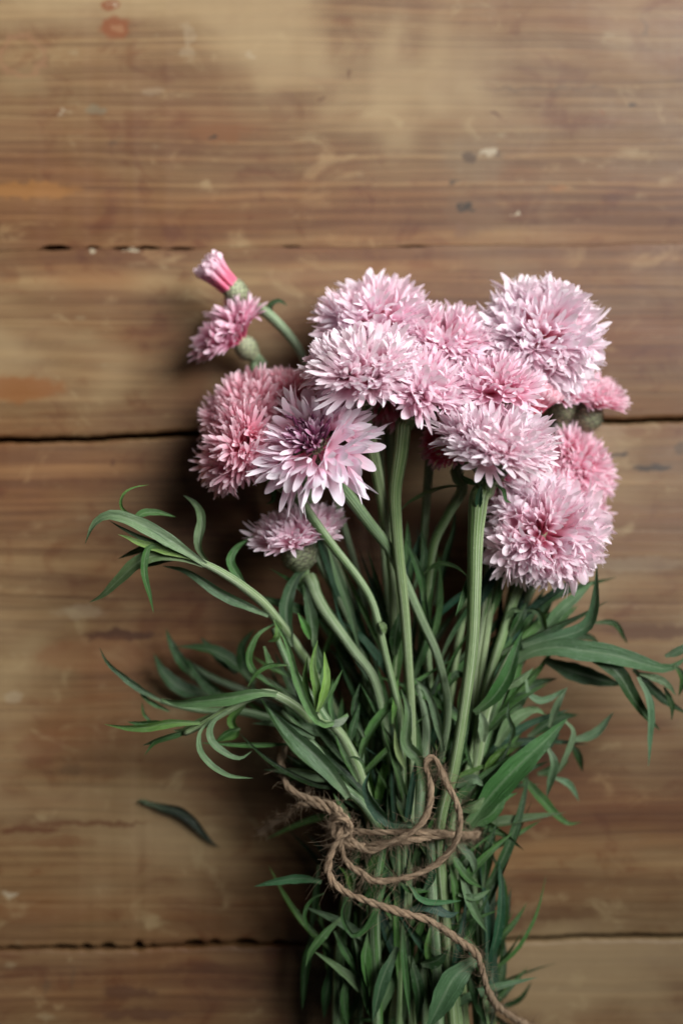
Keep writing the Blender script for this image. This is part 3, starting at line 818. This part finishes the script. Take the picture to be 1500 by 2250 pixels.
add_leaf(flowers[22][0], [(930, 1262, 36), (962, 1240, 40), (1000, 1246, 44), (1028, 1268, 46)], 12, G_MID, (0.5, 0.5))
add_leaf(flowers[22][0], [(1024, 1272, 48), (1016, 1300, 50), (1007, 1330, 51), (1000, 1354, 50)], 19, G_MID, (0.5, 0.5), 0.9)
add_leaf(flowers[5][0], [(834, 1366, 48), (842, 1378, 49), (846, 1394, 48)], 16, G_STEM)
add_leaf(flowers[6][0], [(722, 1200, 32), (742, 1265, 31), (768, 1340, 30), (792, 1440, 30)], 20, G_GREY, (0, 0), 0.6)
add_leaf(flowers[2][0], [(1040, 1700, 40), (1022, 1640, 42), (1016, 1590, 42)], 9, G_MID)

# ------------------------------------------------------------------ leafy shoots
SG = 'leafy green shoots tied in the bouquet'
def shoot(label, stem, rad, scol, leaves, extra=10, name='leafy_shoot'):
    wk = 0.74 if stem[0][1] > 2200 else 1.0          # blades below the twine are slender
    """leaves: (points, width px, colour[, roll])"""
    base = P(*stem[0])
    root = thing(name, label, 'shoot', base, SG)
    add_stem(root, [P(*q) for q in stem], [r_ / 1000. for r_ in rad], scol)
    for lf in leaves:
        add_leaf(root, lf[0], lf[1] * wk, lf[2], lf[3] if len(lf) > 3 else None)
    if extra:                                   # more leaves along the hidden run of the stem
        r = np.random.default_rng(int(stem[0][0] * 7 + stem[-1][1]))
        p = catmull([P(*q) for q in stem], 40)
        for _ in range(extra):
            k = int(r.integers(3, 20)); st = p[k].copy()
            T = norm(p[k + 1] - p[k - 1])
            z = st[2] * 1000
            st[2] = max(0.003, st[2] - 0.004)
            fill_leaf(root, st, math.atan2(T[1], T[0]) + r.normal(0, 0.55), r.uniform(20, 42), r.uniform(2.2, 4.4), max(3, z + r.uniform(-14, -1)), max(6, z - 1),
                      [G_DARK, G_MID, G_GREY, G_MID, G_BRT][int(r.integers(0, 5))], r, r.normal(0, 0.35))
    return root

shoot('long pale green shoot reaching over bare wood, top leaf hooked over',
  [(840, 1850, 14), (770, 1640, 16), (690, 1480, 24), (596, 1346, 42), (538, 1292, 50), (484, 1256, 54), (448, 1238, 56), (394, 1213, 57), (351, 1198, 57)],
  [1.7, 1.7, 1.7, 1.7, 1.75, 1.8, 1.75, 1.4, 1.0], G_PALE, [
  ([(452, 1240, 57), (394, 1200, 60), (333, 1164, 62), (279, 1139, 63), (239, 1132, 62), (207, 1152, 60), (187, 1196, 57)], 31, (0.150, 0.230, 0.110), (0.3, -0.5)),
  ([(410, 1218, 58), (350, 1196, 59), (304, 1178, 60), (268, 1160, 60), (239, 1143, 59)], 12, G_GREY),
  ([(420, 1226, 58), (345, 1203, 59), (304, 1191, 60), (279, 1180, 60), (259, 1174, 60)], 19, (0.18, 0.28, 0.085), (0.1, 0.1)),
  ([(446, 1242, 56), (384, 1222, 57), (333, 1222, 57), (297, 1240, 57), (261, 1274, 54), (225, 1308, 50), (196, 1324, 47)], 30, G_GREY, (-0.4, 0.3)),
  ([(366, 1206, 58), (331, 1200, 60), (319, 1227, 61), (318, 1263, 61), (329, 1306, 60), (338, 1348, 59)], 16, G_MID, (0.2, 0.2)),
  ([(330, 1170, 58), (290, 1134, 60), (268, 1114, 61), (271, 1088, 62), (293, 1072, 62), (328, 1065, 61)], 9, G_BRT, (0.5, 0.5)),
  ([(340, 1180, 55), (304, 1146, 56), (315, 1128, 53), (347, 1126, 49), (387, 1136, 45)], 18, G_MID),
  ([(463, 1242, 54), (438, 1200, 51), (444, 1140, 46), (430, 1108, 42), (403, 1088, 38)], 23, G_GREY, (0.7, -0.3)),
  ([(590, 1352, 44), (538, 1328, 47), (495, 1308, 49), (448, 1278, 50), (405, 1252, 49), (354, 1243, 46)], 26, G_GREY, (0.3, 0.6)),
  ([(552, 1304, 47), (520, 1260, 46), (506, 1231, 44), (520, 1202, 42), (558, 1176, 40)], 20, G_MID, (0.3, -0.6)),
  ([(380, 1216, 55), (326, 1204, 54), (297, 1212, 50), (260, 1228, 45)], 15, G_DARK),
  ([(392, 1226, 54), (330, 1236, 48), (290, 1250, 44), (266, 1280, 40)], 16, G_DARK),
  ([(400, 1214, 58), (360, 1190, 61), (316, 1160, 62), (290, 1150, 61)], 15, (0.19, 0.28, 0.13)),
 ])
shoot('drooping pale green shoot with curled back leaves, lower on the outer side',
  [(830, 1850, 18), (770, 1720, 22), (700, 1608, 34), (657, 1560, 44), (617, 1533, 48), (585, 1523, 49), (548, 1532, 50), (506, 1556, 50), (448, 1591, 50), (405, 1612, 49)],
  [1.8, 1.8, 1.9, 2.0, 2.0, 1.9, 1.7, 1.6, 1.4, 1.0], G_PALE, [
  ([(608, 1525, 51), (567, 1522, 54), (506, 1533, 54), (448, 1540, 52), (394, 1544, 49), (356, 1536, 45)], 30, (0.10, 0.19, 0.07), (0.1, 0.3)),
  ([(440, 1588, 51), (376, 1588, 52), (322, 1598, 51), (279, 1598, 50), (229, 1591, 49)], 21, (0.13, 0.25, 0.06), (0.1, 0.4)),
  ([(432, 1600, 49), (376, 1616, 48), (340, 1630, 46), (317, 1660, 44)], 17, G_MID),
  ([(404, 1610, 48), (360, 1622, 46), (313, 1638, 44)], 15, G_DARK),
  ([(462, 1580, 52), (438, 1609, 54), (437, 1645, 55), (459, 1677, 55), (502, 1704, 54), (556, 1710, 52)], 15, G_GREY, (0.8, 0.2)),
  ([(500, 1560, 52), (466, 1587, 54), (462, 1623, 54), (491, 1652, 53), (527, 1666, 51), (554, 1650, 49)], 17, (0.14, 0.22, 0.11), (0.8, 0.0)),
  ([(642, 1634, 40), (556, 1636, 42), (484, 1634, 43), (440, 1632, 43)], 13, G_MID, (0.4, 0.2)),
  ([(400, 1592, 49), (354, 1590, 48), (312, 1590, 46), (280, 1586, 44)], 20, G_MID),
  ([(490, 1564, 48), (440, 1590, 46), (404, 1606, 45), (380, 1604, 43)], 26, (0.13, 0.2, 0.08)),
  ([(528, 1600, 44), (500, 1610, 42), (470, 1634, 40)], 16, G_MID),
  ([(540, 1548, 42), (510, 1580, 40), (520, 1612, 38), (480, 1630, 36)], 20, G_BRT),
 ])
shoot('thin dim shoot whose curved leaf tip rises over the drooping shoot',
  [(820, 1840, 12), (700, 1640, 18), (560, 1570, 24), (440, 1560, 28), (354, 1540, 32)], [2.0, 2.0, 1.8, 1.5, 1.0], G_MID, [
  ([(358, 1542, 32), (311, 1515, 35), (268, 1483, 37), (236, 1454, 38), (219, 1422, 38)], 18, (0.075, 0.15, 0.075), (0.3, 0.6)),
  ([(372, 1562, 30), (340, 1545, 32), (315, 1526, 32), (305, 1500, 30)], 14, G_MID),
  ([(340, 1592, 30), (318, 1570, 30), (312, 1540, 30)], 8, G_MID),
 ])
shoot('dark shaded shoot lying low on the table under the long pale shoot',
  [(800, 1800, 5), (700, 1620, 6), (560, 1530, 7), (470, 1490, 8), (400, 1450, 9)], [1.9, 1.9, 1.7, 1.5, 1.0], G_DARK, [  # deep shade is put into the near-black green of stem and leaves
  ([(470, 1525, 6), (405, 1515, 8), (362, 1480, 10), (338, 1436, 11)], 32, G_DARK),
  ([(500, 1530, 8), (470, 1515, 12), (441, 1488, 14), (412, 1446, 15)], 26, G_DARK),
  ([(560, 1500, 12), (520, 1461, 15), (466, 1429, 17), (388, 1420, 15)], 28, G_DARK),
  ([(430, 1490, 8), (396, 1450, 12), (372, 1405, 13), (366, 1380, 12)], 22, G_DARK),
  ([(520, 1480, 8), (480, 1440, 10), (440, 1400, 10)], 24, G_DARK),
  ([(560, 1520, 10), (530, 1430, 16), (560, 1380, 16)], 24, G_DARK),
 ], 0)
shoot('shoot with looped grassy leaves in front of the small side facing flower stem',
  [(830, 1840, 36), (760, 1660, 40), (700, 1560, 42), (640, 1470, 42), (600, 1380, 42)], [2.1, 2.1, 2.0, 1.6, 1.0], G_MID, [
  ([(602, 1370, 43), (567, 1392, 45), (548, 1429, 45), (550, 1465, 43), (585, 1497, 41), (624, 1520, 40)], 17, G_MID, (0.8, 0.0)),
  ([(634, 1460, 44), (592, 1461, 46), (563, 1479, 46), (542, 1513, 44)], 13, G_MID, (0.5, 0.5)),
  ([(580, 1420, 42), (596, 1461, 43), (634, 1488, 42)], 14, G_MID),
  ([(682, 1404, 40), (672, 1376, 43), (654, 1346, 45)], 19, (0.10, 0.24, 0.05), (0.2, 0.2)),
  ([(604, 1362, 44), (612, 1380, 46), (606, 1402, 46), (588, 1410, 44)], 16, G_BRT),
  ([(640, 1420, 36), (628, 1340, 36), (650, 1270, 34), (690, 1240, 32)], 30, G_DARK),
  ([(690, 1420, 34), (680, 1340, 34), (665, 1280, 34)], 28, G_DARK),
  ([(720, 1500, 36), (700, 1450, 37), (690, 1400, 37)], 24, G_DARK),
 ])
shoot('fresh bright green shoot tip sharply kinked back on itself',
  [(830, 1845, 40), (790, 1700, 44), (756, 1625, 47), (732, 1596, 49), (708, 1588, 51), (696, 1570, 52)], [2.0, 2.0, 2.0, 1.9, 1.6, 1.2], G_PALE, [
  ([(764, 1570, 50), (728, 1591, 53), (698, 1584, 54), (672, 1540, 55), (652, 1488, 55), (632, 1416, 53), (598, 1354, 50)], 21, (0.13, 0.24, 0.075), (0.25, 0.5)),
  ([(694, 1562, 53), (696, 1516, 54), (688, 1460, 54), (698, 1406, 52)], 19, (0.13, 0.25, 0.06), (0.2, 0.2)),
  ([(697, 1564, 54), (705, 1540, 55), (717, 1492, 55), (712, 1430, 53)], 19, (0.20, 0.34, 0.075), (-0.2, -0.2)),
  ([(702, 1558, 52), (728, 1516, 52), (753, 1470, 50)], 12, G_MID),
  ([(690, 1556, 51), (672, 1500, 50), (676, 1440, 48)], 16, G_BRT),
  ([(720, 1592, 52), (745, 1588, 53), (766, 1574, 52)], 17, (0.26, 0.33, 0.21), (0.3, 0.3)),
 ])
shoot('shoot with one broad blade sloping down to the twine knot',
  [(850, 1850, 44), (800, 1770, 46), (740, 1716, 46), (690, 1640, 44), (620, 1560, 42)], [1.9, 1.9, 1.7, 1.4, 0.9], G_MID, [
  ([(766, 1752, 50), (740, 1716, 51), (700, 1668, 52), (640, 1612, 51), (586, 1552, 48)], 40, (0.095, 0.165, 0.080), (0.0, 0.15)),
  ([(692, 1620, 47), (640, 1590, 48), (584, 1546, 46)], 22, G_GREY),
  ([(786, 1718, 50), (756, 1660, 50), (732, 1602, 48)], 12, G_MID),
  ([(905, 1812, 53), (860, 1808, 54), (828, 1780, 54), (804, 1735, 52), (812, 1694, 50)], 31, G_TEAL, (0.3, 0.8)),
  ([(802, 1698, 53), (796, 1676, 54), (780, 1664, 54), (758, 1666, 53)], 7, G_MID),
  ([(770, 1800, 50), (750, 1770, 51), (732, 1742, 51)], 14, G_MID),
  ([(800, 1620, 42), (778, 1560, 42), (790, 1500, 42)], 16, G_DARK),
  ([(765, 1640, 44), (775, 1600, 44), (790, 1545, 42)], 17, G_DARK),
 ])
shoot('shoot with upright blades standing between the middle stems',
  [(915, 1850, 42), (925, 1720, 41), (935, 1600, 38), (915, 1490, 36)], [1.9, 1.9, 1.6, 0.9], G_GREY, [
  ([(974, 1650, 44), (960, 1580, 45), (940, 1524, 45), (906, 1486, 43)], 20, G_GREY, (0.5, 0.2)),
  ([(936, 1740, 47), (924, 1672, 48), (893, 1632, 48), (897, 1564, 47), (880, 1512, 45)], 28, (0.085, 0.155, 0.07), (0.5, 0.1)),
  ([(862, 1590, 44), (868, 1540, 44), (874, 1490, 42)], 12, G_BRT),
  ([(866, 1440, 36), (868, 1400, 38), (878, 1344, 38)], 26, G_DARK),
  ([(930, 1320, 38), (925, 1270, 40), (905, 1215, 41), (888, 1180, 40)], 18, G_MID),
  ([(905, 1300, 34), (930, 1230, 34), (926, 1160, 32)], 18, G_DARK),
  ([(955, 1330, 26), (980, 1230, 28), (1000, 1150, 28), (990, 1100, 26)], 18, G_DARK),
  ([(890, 1690, 46), (872, 1650, 47), (866, 1600, 46)], 14, G_PALE),
 ])
shoot('long arching shoot reaching out to the right with broad hanging blades',
  [(1000, 1850, 30), (1060, 1640, 30), (1100, 1520, 30), (1133, 1447, 30), (1200, 1425, 32), (1290, 1432, 34), (1380, 1460, 34)], [2.3, 2.3, 2.3, 2.2, 2.0, 1.6, 0.9], G_MID, [
  ([(1130, 1452, 32), (1176, 1429, 35), (1226, 1422, 37), (1273, 1429, 38), (1349, 1440, 38), (1424, 1462, 36), (1471, 1468, 34), (1512, 1440, 32)], 45, (0.075, 0.145, 0.060), (0.1, 0.3)),
  ([(1147, 1420, 32), (1212, 1404, 35), (1266, 1389, 36), (1298, 1364, 37), (1309, 1310, 38), (1311, 1240, 38)], 31, (0.10, 0.18, 0.085), (0.2, 0.9)),
  ([(1226, 1436, 34), (1302, 1443, 36), (1356, 1479, 37), (1392, 1537, 35), (1424, 1580, 31), (1450, 1605, 27)], 34, G_DARK, (0.1, 0.2)),
  ([(1400, 1488, 36), (1424, 1544, 37), (1424, 1616, 35), (1423, 1686, 33)], 22, (0.12, 0.20, 0.11), (0.4, 0.7)),
  ([(1404, 1480, 35), (1457, 1500, 35), (1484, 1528, 33)], 19, G_GREY, (0.4, 0.4)),
  ([(1458, 1510, 33), (1474, 1550, 31), (1474, 1585, 29)], 15, G_DARK),
  ([(1460, 1442, 35), (1490, 1430, 36), (1520, 1408, 36)], 19, G_GREY),
  ([(1198, 1450, 28), (1248, 1472, 27), (1320, 1494, 26), (1366, 1505, 24)], 42, G_DARK, (0.0, 0.1)),
  ([(1480, 1460, 34), (1500, 1490, 33), (1490, 1530, 31)], 16, G_MID),
  ([(1390, 1470, 30), (1450, 1530, 28), (1510, 1570, 26)], 22, G_DARK),
  ([(1304, 1368, 24), (1349, 1371, 22), (1378, 1416, 18)], 14, G_DARK),
 ])
shoot('grey green shoot fanning upward behind the large rosy hearted flower stem',
  [(1010, 1840, 24), (1080, 1600, 24), (1130, 1480, 25), (1180, 1390, 25), (1220, 1340, 24)], [2.0, 2.0, 1.9, 1.5, 0.9], G_GREY, [
  ([(1188, 1396, 26), (1226, 1346, 28), (1266, 1310, 27), (1304, 1276, 25)], 27, (0.11, 0.185, 0.10), (0.3, 0.1)),
  ([(1200, 1390, 27), (1190, 1352, 32), (1166, 1338, 33), (1140, 1352, 31)], 17, G_GREY, (0.6, 0.6)),
  ([(1180, 1400, 22), (1220, 1370, 22), (1270, 1330, 20)], 20, G_MID),
  ([(1120, 1400, 34), (1140, 1360, 36), (1158, 1320, 35)], 24, G_DARK),
  ([(1170, 1400, 20), (1195, 1340, 20), (1230, 1270, 18)], 22, G_MID),
  ([(1110, 1360, 36), (1126, 1340, 38), (1150, 1342, 38)], 18, G_GREY),
  ([(1230, 1400, 16), (1290, 1400, 15), (1320, 1420, 12)], 18, G_DARK),
 ])
shoot('shoot with a deep green blade crossing beside the thick stem',
  [(1005, 1850, 36), (1040, 1700, 38), (1062, 1580, 40), (1090, 1500, 40), (1130, 1420, 38)], [2.2, 2.2, 2.2, 1.8, 1.0], G_PALE, [
  ([(1042, 1566, 43), (1082, 1533, 46), (1115, 1483, 47), (1136, 1418, 46), (1148, 1384, 44)], 34, (0.055, 0.145, 0.035), (0.1, 0.5)),
  ([(1112, 1512, 41), (1140, 1492, 42), (1172, 1466, 41)], 22, G_GREY),
  ([(1060, 1630, 43), (1062, 1590, 44), (1052, 1560, 44)], 24, (0.19, 0.26, 0.14), (0.2, 0.2)),
  ([(1118, 1636, 40), (1128, 1605, 42), (1116, 1570, 42), (1118, 1540, 40)], 13, G_GREY, (0.7, 0.7)),
  ([(990, 1492, 46), (1004, 1480, 47), (1022, 1490, 46)], 15, G_GREY),
  ([(1154, 1492, 34), (1160, 1524, 36), (1184, 1540, 36), (1212, 1532, 34), (1246, 1510, 32)], 17, G_GREY, (0.7, 0.2)),
  ([(1090, 1640, 34), (1120, 1590, 35), (1170, 1560, 34), (1200, 1572, 32)], 28, G_GREY, (0.1, 0.5)),
  ([(1080, 1600, 32), (1120, 1570, 33), (1160, 1530, 31)], 26, G_MID),
  ([(1070, 1680, 36), (1110, 1650, 37), (1150, 1630, 35)], 26, G_MID),
 ])
shoot('shoot with a broad dark green blade slanting up from the twine',
  [(1000, 1860, 34), (1060, 1760, 36), (1120, 1690, 36), (1190, 1620, 34)], [2.2, 2.1, 1.8, 1.0], G_MID, [
  ([(1030, 1812, 42), (1079, 1746, 45), (1133, 1688, 47), (1190, 1634, 46), (1246, 1578, 43)], 56, (0.055, 0.145, 0.040), (0.0, 0.3)),
  ([(1028, 1816, 40), (1079, 1789, 41), (1104, 1755, 40), (1136, 1742, 37)], 26, G_MID),
  ([(1130, 1690, 28), (1144, 1706, 28), (1183, 1749, 26), (1219, 1789, 23), (1248, 1810, 21), (1276, 1806, 20)], 22, G_MID, (0.2, 0.4)),
  ([(1200, 1640, 33), (1215, 1674, 34), (1208, 1713, 32), (1200, 1752, 29)], 21, G_GREY),
  ([(1240, 1584, 34), (1258, 1610, 35), (1240, 1664, 34), (1218, 1708, 32)], 17, G_GREY, (0.6, 0.3)),
  ([(1215, 1708, 26), (1248, 1724, 24), (1272, 1762, 20)], 17, G_GREY),
  ([(1250, 1628, 24), (1306, 1612, 24), (1348, 1564, 23)], 21, G_GREY, (0.2, 0.5)),
  ([(1252, 1632, 20), (1270, 1660, 18), (1279, 1696, 15)], 17, G_DARK),
  ([(1206, 1598, 34), (1226, 1544, 35), (1246, 1510, 33)], 17, G_GREY),
  ([(1000, 1726, 44), (1040, 1712, 47), (1062, 1728, 46)], 26, G_GREY, (0.1, 0.1)),
  ([(1060, 1700, 40), (1090, 1660, 41), (1140, 1640, 39)], 26, G_BRT),
  ([(1150, 1660, 28), (1190, 1640, 28), (1230, 1610, 26)], 30, G_DARK),
  ([(1010, 1780, 44), (1040, 1770, 46), (1066, 1750, 45)], 28, G_GREY),
  ([(1180, 1700, 18), (1215, 1690, 18), (1250, 1670, 16)], 24, G_DARK),
  ([(1160, 1620, 22), (1220, 1580, 22), (1270, 1570, 20)], 26, G_DARK),
 ])
# below the twine
shoot('leafy lower stem with one glossy blade poking out sideways below the knot',
  [(740, 2320, 30), (745, 2120, 33), (765, 1960, 37), (790, 1840, 42)], [2.1, 2.1, 2.1, 1.8], G_MID, [
  ([(706, 1938, 40), (664, 1930, 43), (614, 1935, 43), (557, 1948, 41)], 29, (0.075, 0.19, 0.070), (0.1, 0.4)),
  ([(748, 2016, 44), (714, 2049, 46), (685, 2086, 45), (671, 2126, 42)], 27, (0.085, 0.185, 0.070), (0.3, 0.1)),
  ([(712, 1962, 40), (681, 1978, 41), (668, 2012, 41), (682, 2052, 39)], 15, G_MID, (0.7, 0.5)),
  ([(772, 1956, 47), (763, 1921, 49), (742, 1902, 48)], 21, G_BRT),
  ([(736, 2045, 42), (766, 2103, 43), (786, 2140, 41)], 25, G_MID),
  ([(730, 2120, 30), (718, 2180, 30), (712, 2240, 28)], 30, G_DARK),
  ([(690, 2040, 24), (672, 2120, 22), (664, 2220, 20)], 26, G_DARK),
  ([(700, 1900, 26), (690, 1990, 24), (676, 2080, 20)], 22, G_DARK),
  ([(760, 2150, 38), (756, 2200, 38), (764, 2260, 36)], 24, G_MID),
 ])
shoot('leafy lower stem whose blade loops under the trailing end of twine',
  [(830, 2320, 40), (826, 2150, 43), (822, 1990, 46), (840, 1850, 48)], [2.1, 2.1, 2.1, 1.8], G_MID, [
  ([(848, 1936, 50), (829, 1991, 51), (804, 2037, 50), (773, 2053, 49), (752, 2006, 49), (772, 1960, 48)], 21, (0.085, 0.18, 0.06), (0.2, 0.6)),
  ([(806, 1920, 47), (820, 1894, 49), (826, 1866, 50)], 25, G_MID),
  ([(788, 1990, 46), (821, 1954, 49), (856, 1902, 49)], 26, G_MID),
  ([(872, 2080, 48), (838, 2157, 50), (818, 2246, 48)], 40, (0.055, 0.115, 0.055), (0.2, 0.2)),
  ([(884, 2034, 50), (887, 2115, 51), (901, 2240, 49)], 21, G_MID),
  ([(812, 2045, 45), (802, 2110, 46), (812, 2190, 44)], 36, G_MID),
  ([(780, 2060, 44), (800, 2140, 45), (806, 2230, 43)], 24, G_DARK),
  ([(846, 1900, 49), (872, 1930, 50), (864, 1970, 49)], 20, G_MID),
  ([(860, 2020, 48), (850, 1985, 50), (856, 1960, 50)], 22, G_MID),
 ])
shoot('leafy lower stem with a wide torn blade near the trailing twine end',
  [(965, 2320, 38), (960, 2160, 41), (950, 2000, 44), (945, 1850, 46)], [2.2, 2.2, 2.1, 1.8], G_GREY, [
  ([(1044, 2108, 48), (1000, 2146, 51), (974, 2190, 51), (938, 2262, 48)], 78, (0.085, 0.165, 0.075), (-0.1, 0.2)),
  ([(898, 1944, 49), (920, 1974, 51), (953, 1984, 51), (1014, 1979, 49)], 19, (0.075, 0.18, 0.07), (0.5, 0.5)),
  ([(900, 2000, 48), (940, 1992, 50), (984, 2010, 50), (1008, 2004, 48)], 32, (0.055, 0.11, 0.075), (0.1, 0.5)),
  ([(925, 2120, 46), (960, 2110, 48), (985, 2085, 47)], 40, G_DARK),
  ([(945, 2040, 45), (940, 2090, 46), (950, 2140, 45)], 22, G_BRT),
  ([(900, 2100, 44), (920, 2180, 44), (915, 2250, 42)], 34, G_DARK),
  ([(880, 1940, 48), (900, 1955, 49), (945, 1958, 48)], 18, G_MID),
  ([(930, 1960, 47), (950, 1920, 49), (945, 1880, 49)], 22, G_TEAL),
 ])
shoot('leafy lower stem with long flat grey green blades along the outer right side',
  [(1060, 2320, 26), (1062, 2150, 29), (1050, 2000, 32), (1010, 1850, 38)], [2.3, 2.3, 2.2, 1.8], G_GREY, [
  ([(1012, 1925, 47), (1036, 1991, 49), (1070, 2050, 46)], 29, (0.11, 0.19, 0.10), (0.1, 0.2)),
  ([(1006, 1966, 48), (1044, 1972, 49), (1078, 1954, 46)], 20, (0.11, 0.2, 0.09), (0.3, 0.3)),
  ([(1062, 1950, 40), (1072, 1860, 42), (1092, 1806, 40)], 25, G_DARK, (0.2, 0.3)),
  ([(1070, 1838, 41), (1086, 1830, 41), (1108, 1834, 38)], 15, G_DARK),
  ([(1076, 1872, 30), (1104, 1950, 30), (1103, 2053, 28), (1092, 2150, 25)], 26, G_DARK, (0.9, 0.6)),
  ([(1084, 1940, 34), (1074, 2053, 36), (1084, 2180, 33), (1080, 2262, 30)], 38, (0.10, 0.165, 0.105), (0.0, 0.1)),
  ([(986, 1868, 47), (1024, 1926, 48), (1060, 1952, 45)], 24, G_MID, (0.4, 0.1)),
  ([(1000, 1850, 47), (1036, 1888, 47), (1044, 1932, 46)], 25, G_GREY),
  ([(1020, 2060, 46), (1044, 2100, 46), (1062, 2160, 44)], 30, G_MID),
  ([(1030, 2140, 42), (1050, 2200, 42), (1070, 2260, 40)], 30, G_DARK),
  ([(990, 1900, 46), (1000, 1960, 47), (1005, 2030, 46)], 26, G_MID),
  ([(1085, 2216, 8), (1115, 2208, 9), (1145, 2192, 11), (1168, 2156, 12)], 17, G_DARK),
 ])

# a leaf that has dropped off
root = thing('fallen_leaf', 'single dark curled leaf dropped on the bare planks, touching nothing else', 'leaf', P(400, 1785, 0))
add_leaf(root, [(318, 1762, 2.0), (352, 1772, 2.2), (398, 1784, 2.6), (428, 1806, 3.0), (458, 1842, 2.2), (484, 1864, 1.6)], 23, (0.008, 0.017, 0.007), (0.3, -0.3), 0.8, 22, 'blade')
add_stem(root, [P(322, 1763, 2.4), P(310, 1760, 1.2), P(302, 1764, 0.9)], [0.0009, 0.0007, 0.0004], G_DARK, 'leaf_stalk', 10, 8)

# ------------------------------------------------------------------ the twine
def twine_path(pts, n):
    return catmull([P(*q) for q in pts], n)

def twine_strands(p, R):
    """three twisted plies"""
    T, N, B = frames(p)
    seg = np.linalg.norm(np.diff(p, axis=0), axis=1)
    s = np.concatenate([[0], np.cumsum(seg)])
    out = []
    wob = 1 + 0.12 * np.sin(s * 210 + R * 9e4) + 0.09 * np.sin(s * 577 + 1) + 0.05 * np.sin(s * 1411)
    for k in range(3):
        a = s / 0.0135 * 2 * math.pi + k * 2.0944
        a = a + 0.5 * np.sin(s * 130 + k)
        q = p + (np.cos(a)[:, None] * N + np.sin(a)[:, None] * B) * (R * 0.43 * wob)[:, None]
        v, f, uv = tube_data(q, R * 0.62 * wob, 8)
        uv = uv.copy(); uv[:, 1] *= s[-1] * 30
        out.append((v, f, uv))
    return out

bow = twine_path([(760, 1838, 55), (804, 1868, 57), (846, 1857, 59), (887, 1838, 61), (916, 1818, 62), (939, 1785, 62), (947, 1743, 61), (941, 1706, 60), (934, 1679, 60),
    (948, 1664, 60), (964, 1684, 60), (982, 1723, 60.5), (1001, 1760, 61), (1011, 1805, 61), (1003, 1843, 60), (982, 1876, 58), (953, 1902, 57), (912, 1923, 57), (871, 1932, 57.5),
    (821, 1936, 57), (794, 1918, 56), (771, 1904, 55.5), (755, 1882, 56), (748, 1846, 57), (752, 1815, 57)], 420)
tail = twine_path([(640, 1602, 36), (625, 1636, 38), (618, 1680, 40), (629, 1723, 42), (647, 1740, 44), (672, 1752, 46), (705, 1763, 49), (734, 1773, 53), (752, 1797, 57), (748, 1826, 59), (735, 1855, 58),
    (724, 1884, 56), (720, 1913, 55), (734, 1942, 56), (763, 1962, 58), (804, 1979, 60), (846, 1994, 61), (891, 2008, 61.5), (933, 2019, 61), (970, 2039, 59), (1007, 2066, 57), (1044, 2095, 55),
    (1058, 2130, 53), (1070, 2175, 50), (1090, 2209, 42), (1114, 2228, 34), (1150, 2250, 24), (1200, 2275, 12), (1250, 2300, 3)], 520)
loop2 = twine_path([(570, 1830, 20), (600, 1806, 28), (635, 1785, 37), (656, 1770, 43), (685, 1768, 48), (714, 1776, 52), (738, 1800, 55), (744, 1830, 56), (760, 1852, 55.5), (800, 1862, 56)], 150)
# two turns round the bundle, closed round the underside
def wrap(dy, tilt, seed):
    cx, cz = 893, 27.5
    pts = []
    r = np.random.default_rng(seed)
    for k in range(0, 44):
        a = 2 * math.pi * k / 44
        z = cz + 29.0 * math.sin(a)
        if z < 2.3: z = 2.3
        wz = 166
        pts.append((cx + wz * math.cos(a) , BIND_Y + dy + tilt * math.cos(a) + 3 * math.sin(3 * a + seed), z))
    pts.append(pts[0])
    return catmull([P(*q) for q in pts], 420)
w1 = wrap(0, 8, 1); w2 = wrap(16, -14, 2)
knot = twine_path([(728, 1800, 53), (742, 1790, 57), (762, 1800, 59), (764, 1822, 59), (748, 1838, 59), (732, 1830, 58), (734, 1808, 60), (752, 1800, 62), (768, 1814, 60), (764, 1836, 57)], 150)

troot = thing('jute_twine', 'brown hairy jute twine knotted round the bouquet with a loose bow and trailing end', 'twine', P(893, BIND_Y, 0))
all_paths = [('bow', bow, 0.00112), ('tail', tail, 0.00132), ('loop', loop2, 0.00118), ('turn', w1, 0.00112), ('turn', w2, 0.0011), ('knot', knot, 0.00118)]
for nm, p, R in all_paths:
    V, F, UV = [], [], []
    for (v, f, uv) in twine_strands(p, R):
        o_ = len(V)
        V.extend(v); UV.extend(uv); F.extend([tuple(i + o_ for i in q) for q in f])
    V = np.asarray(V); V[:, 2] = np.maximum(V[:, 2], 0.0004)
    add(nm, make_mesh(nm, V, F, UV, JUTE), troot)
# loose fibres standing off the twine
r = np.random.default_rng(77)
V, F, UV = [], [], []
for nm, p, R in all_paths:
    T, N, B = frames(p)
    cnt = int(len(p) * 2.2)
    for _ in range(cnt):
        k = r.integers(2, len(p) - 2)
        a = r.uniform(0, 6.28)
        d0 = N[k] * math.cos(a) + B[k] * math.sin(a)
        dirv = norm(d0 * r.uniform(0.3, 1.0) + T[k] * r.uniform(-1, 1))
        L = (r.gamma(2.0, 0.0012) + 0.0006) * (0.6 if nm in ('knot', 'loop') else 1.0)
        side = norm(np.cross(dirv, r.normal(size=3)))
        q = [p[k] + d0 * R * 0.85 + dirv * L * s + side * L * 0.9 * s * s for s in np.linspace(0, 1, 6)]
        v, f, uv = tube_data(np.array(q), np.linspace(0.000075, 0.00004, 6), 3, 0, False)
        o_ = len(V)
        V.extend(v); UV.extend(uv); F.extend([tuple(i + o_ for i in qq) for qq in f])
V = np.asarray(V); V[:, 2] = np.maximum(V[:, 2], 0.0003)
fz = add('loose_fibre', make_mesh('loose_fibre', V, F, UV, JUTE), troot)
fz['kind'] = 'stuff'

for o in bpy.data.objects:
    if '_w' in o:
        del o['_w']
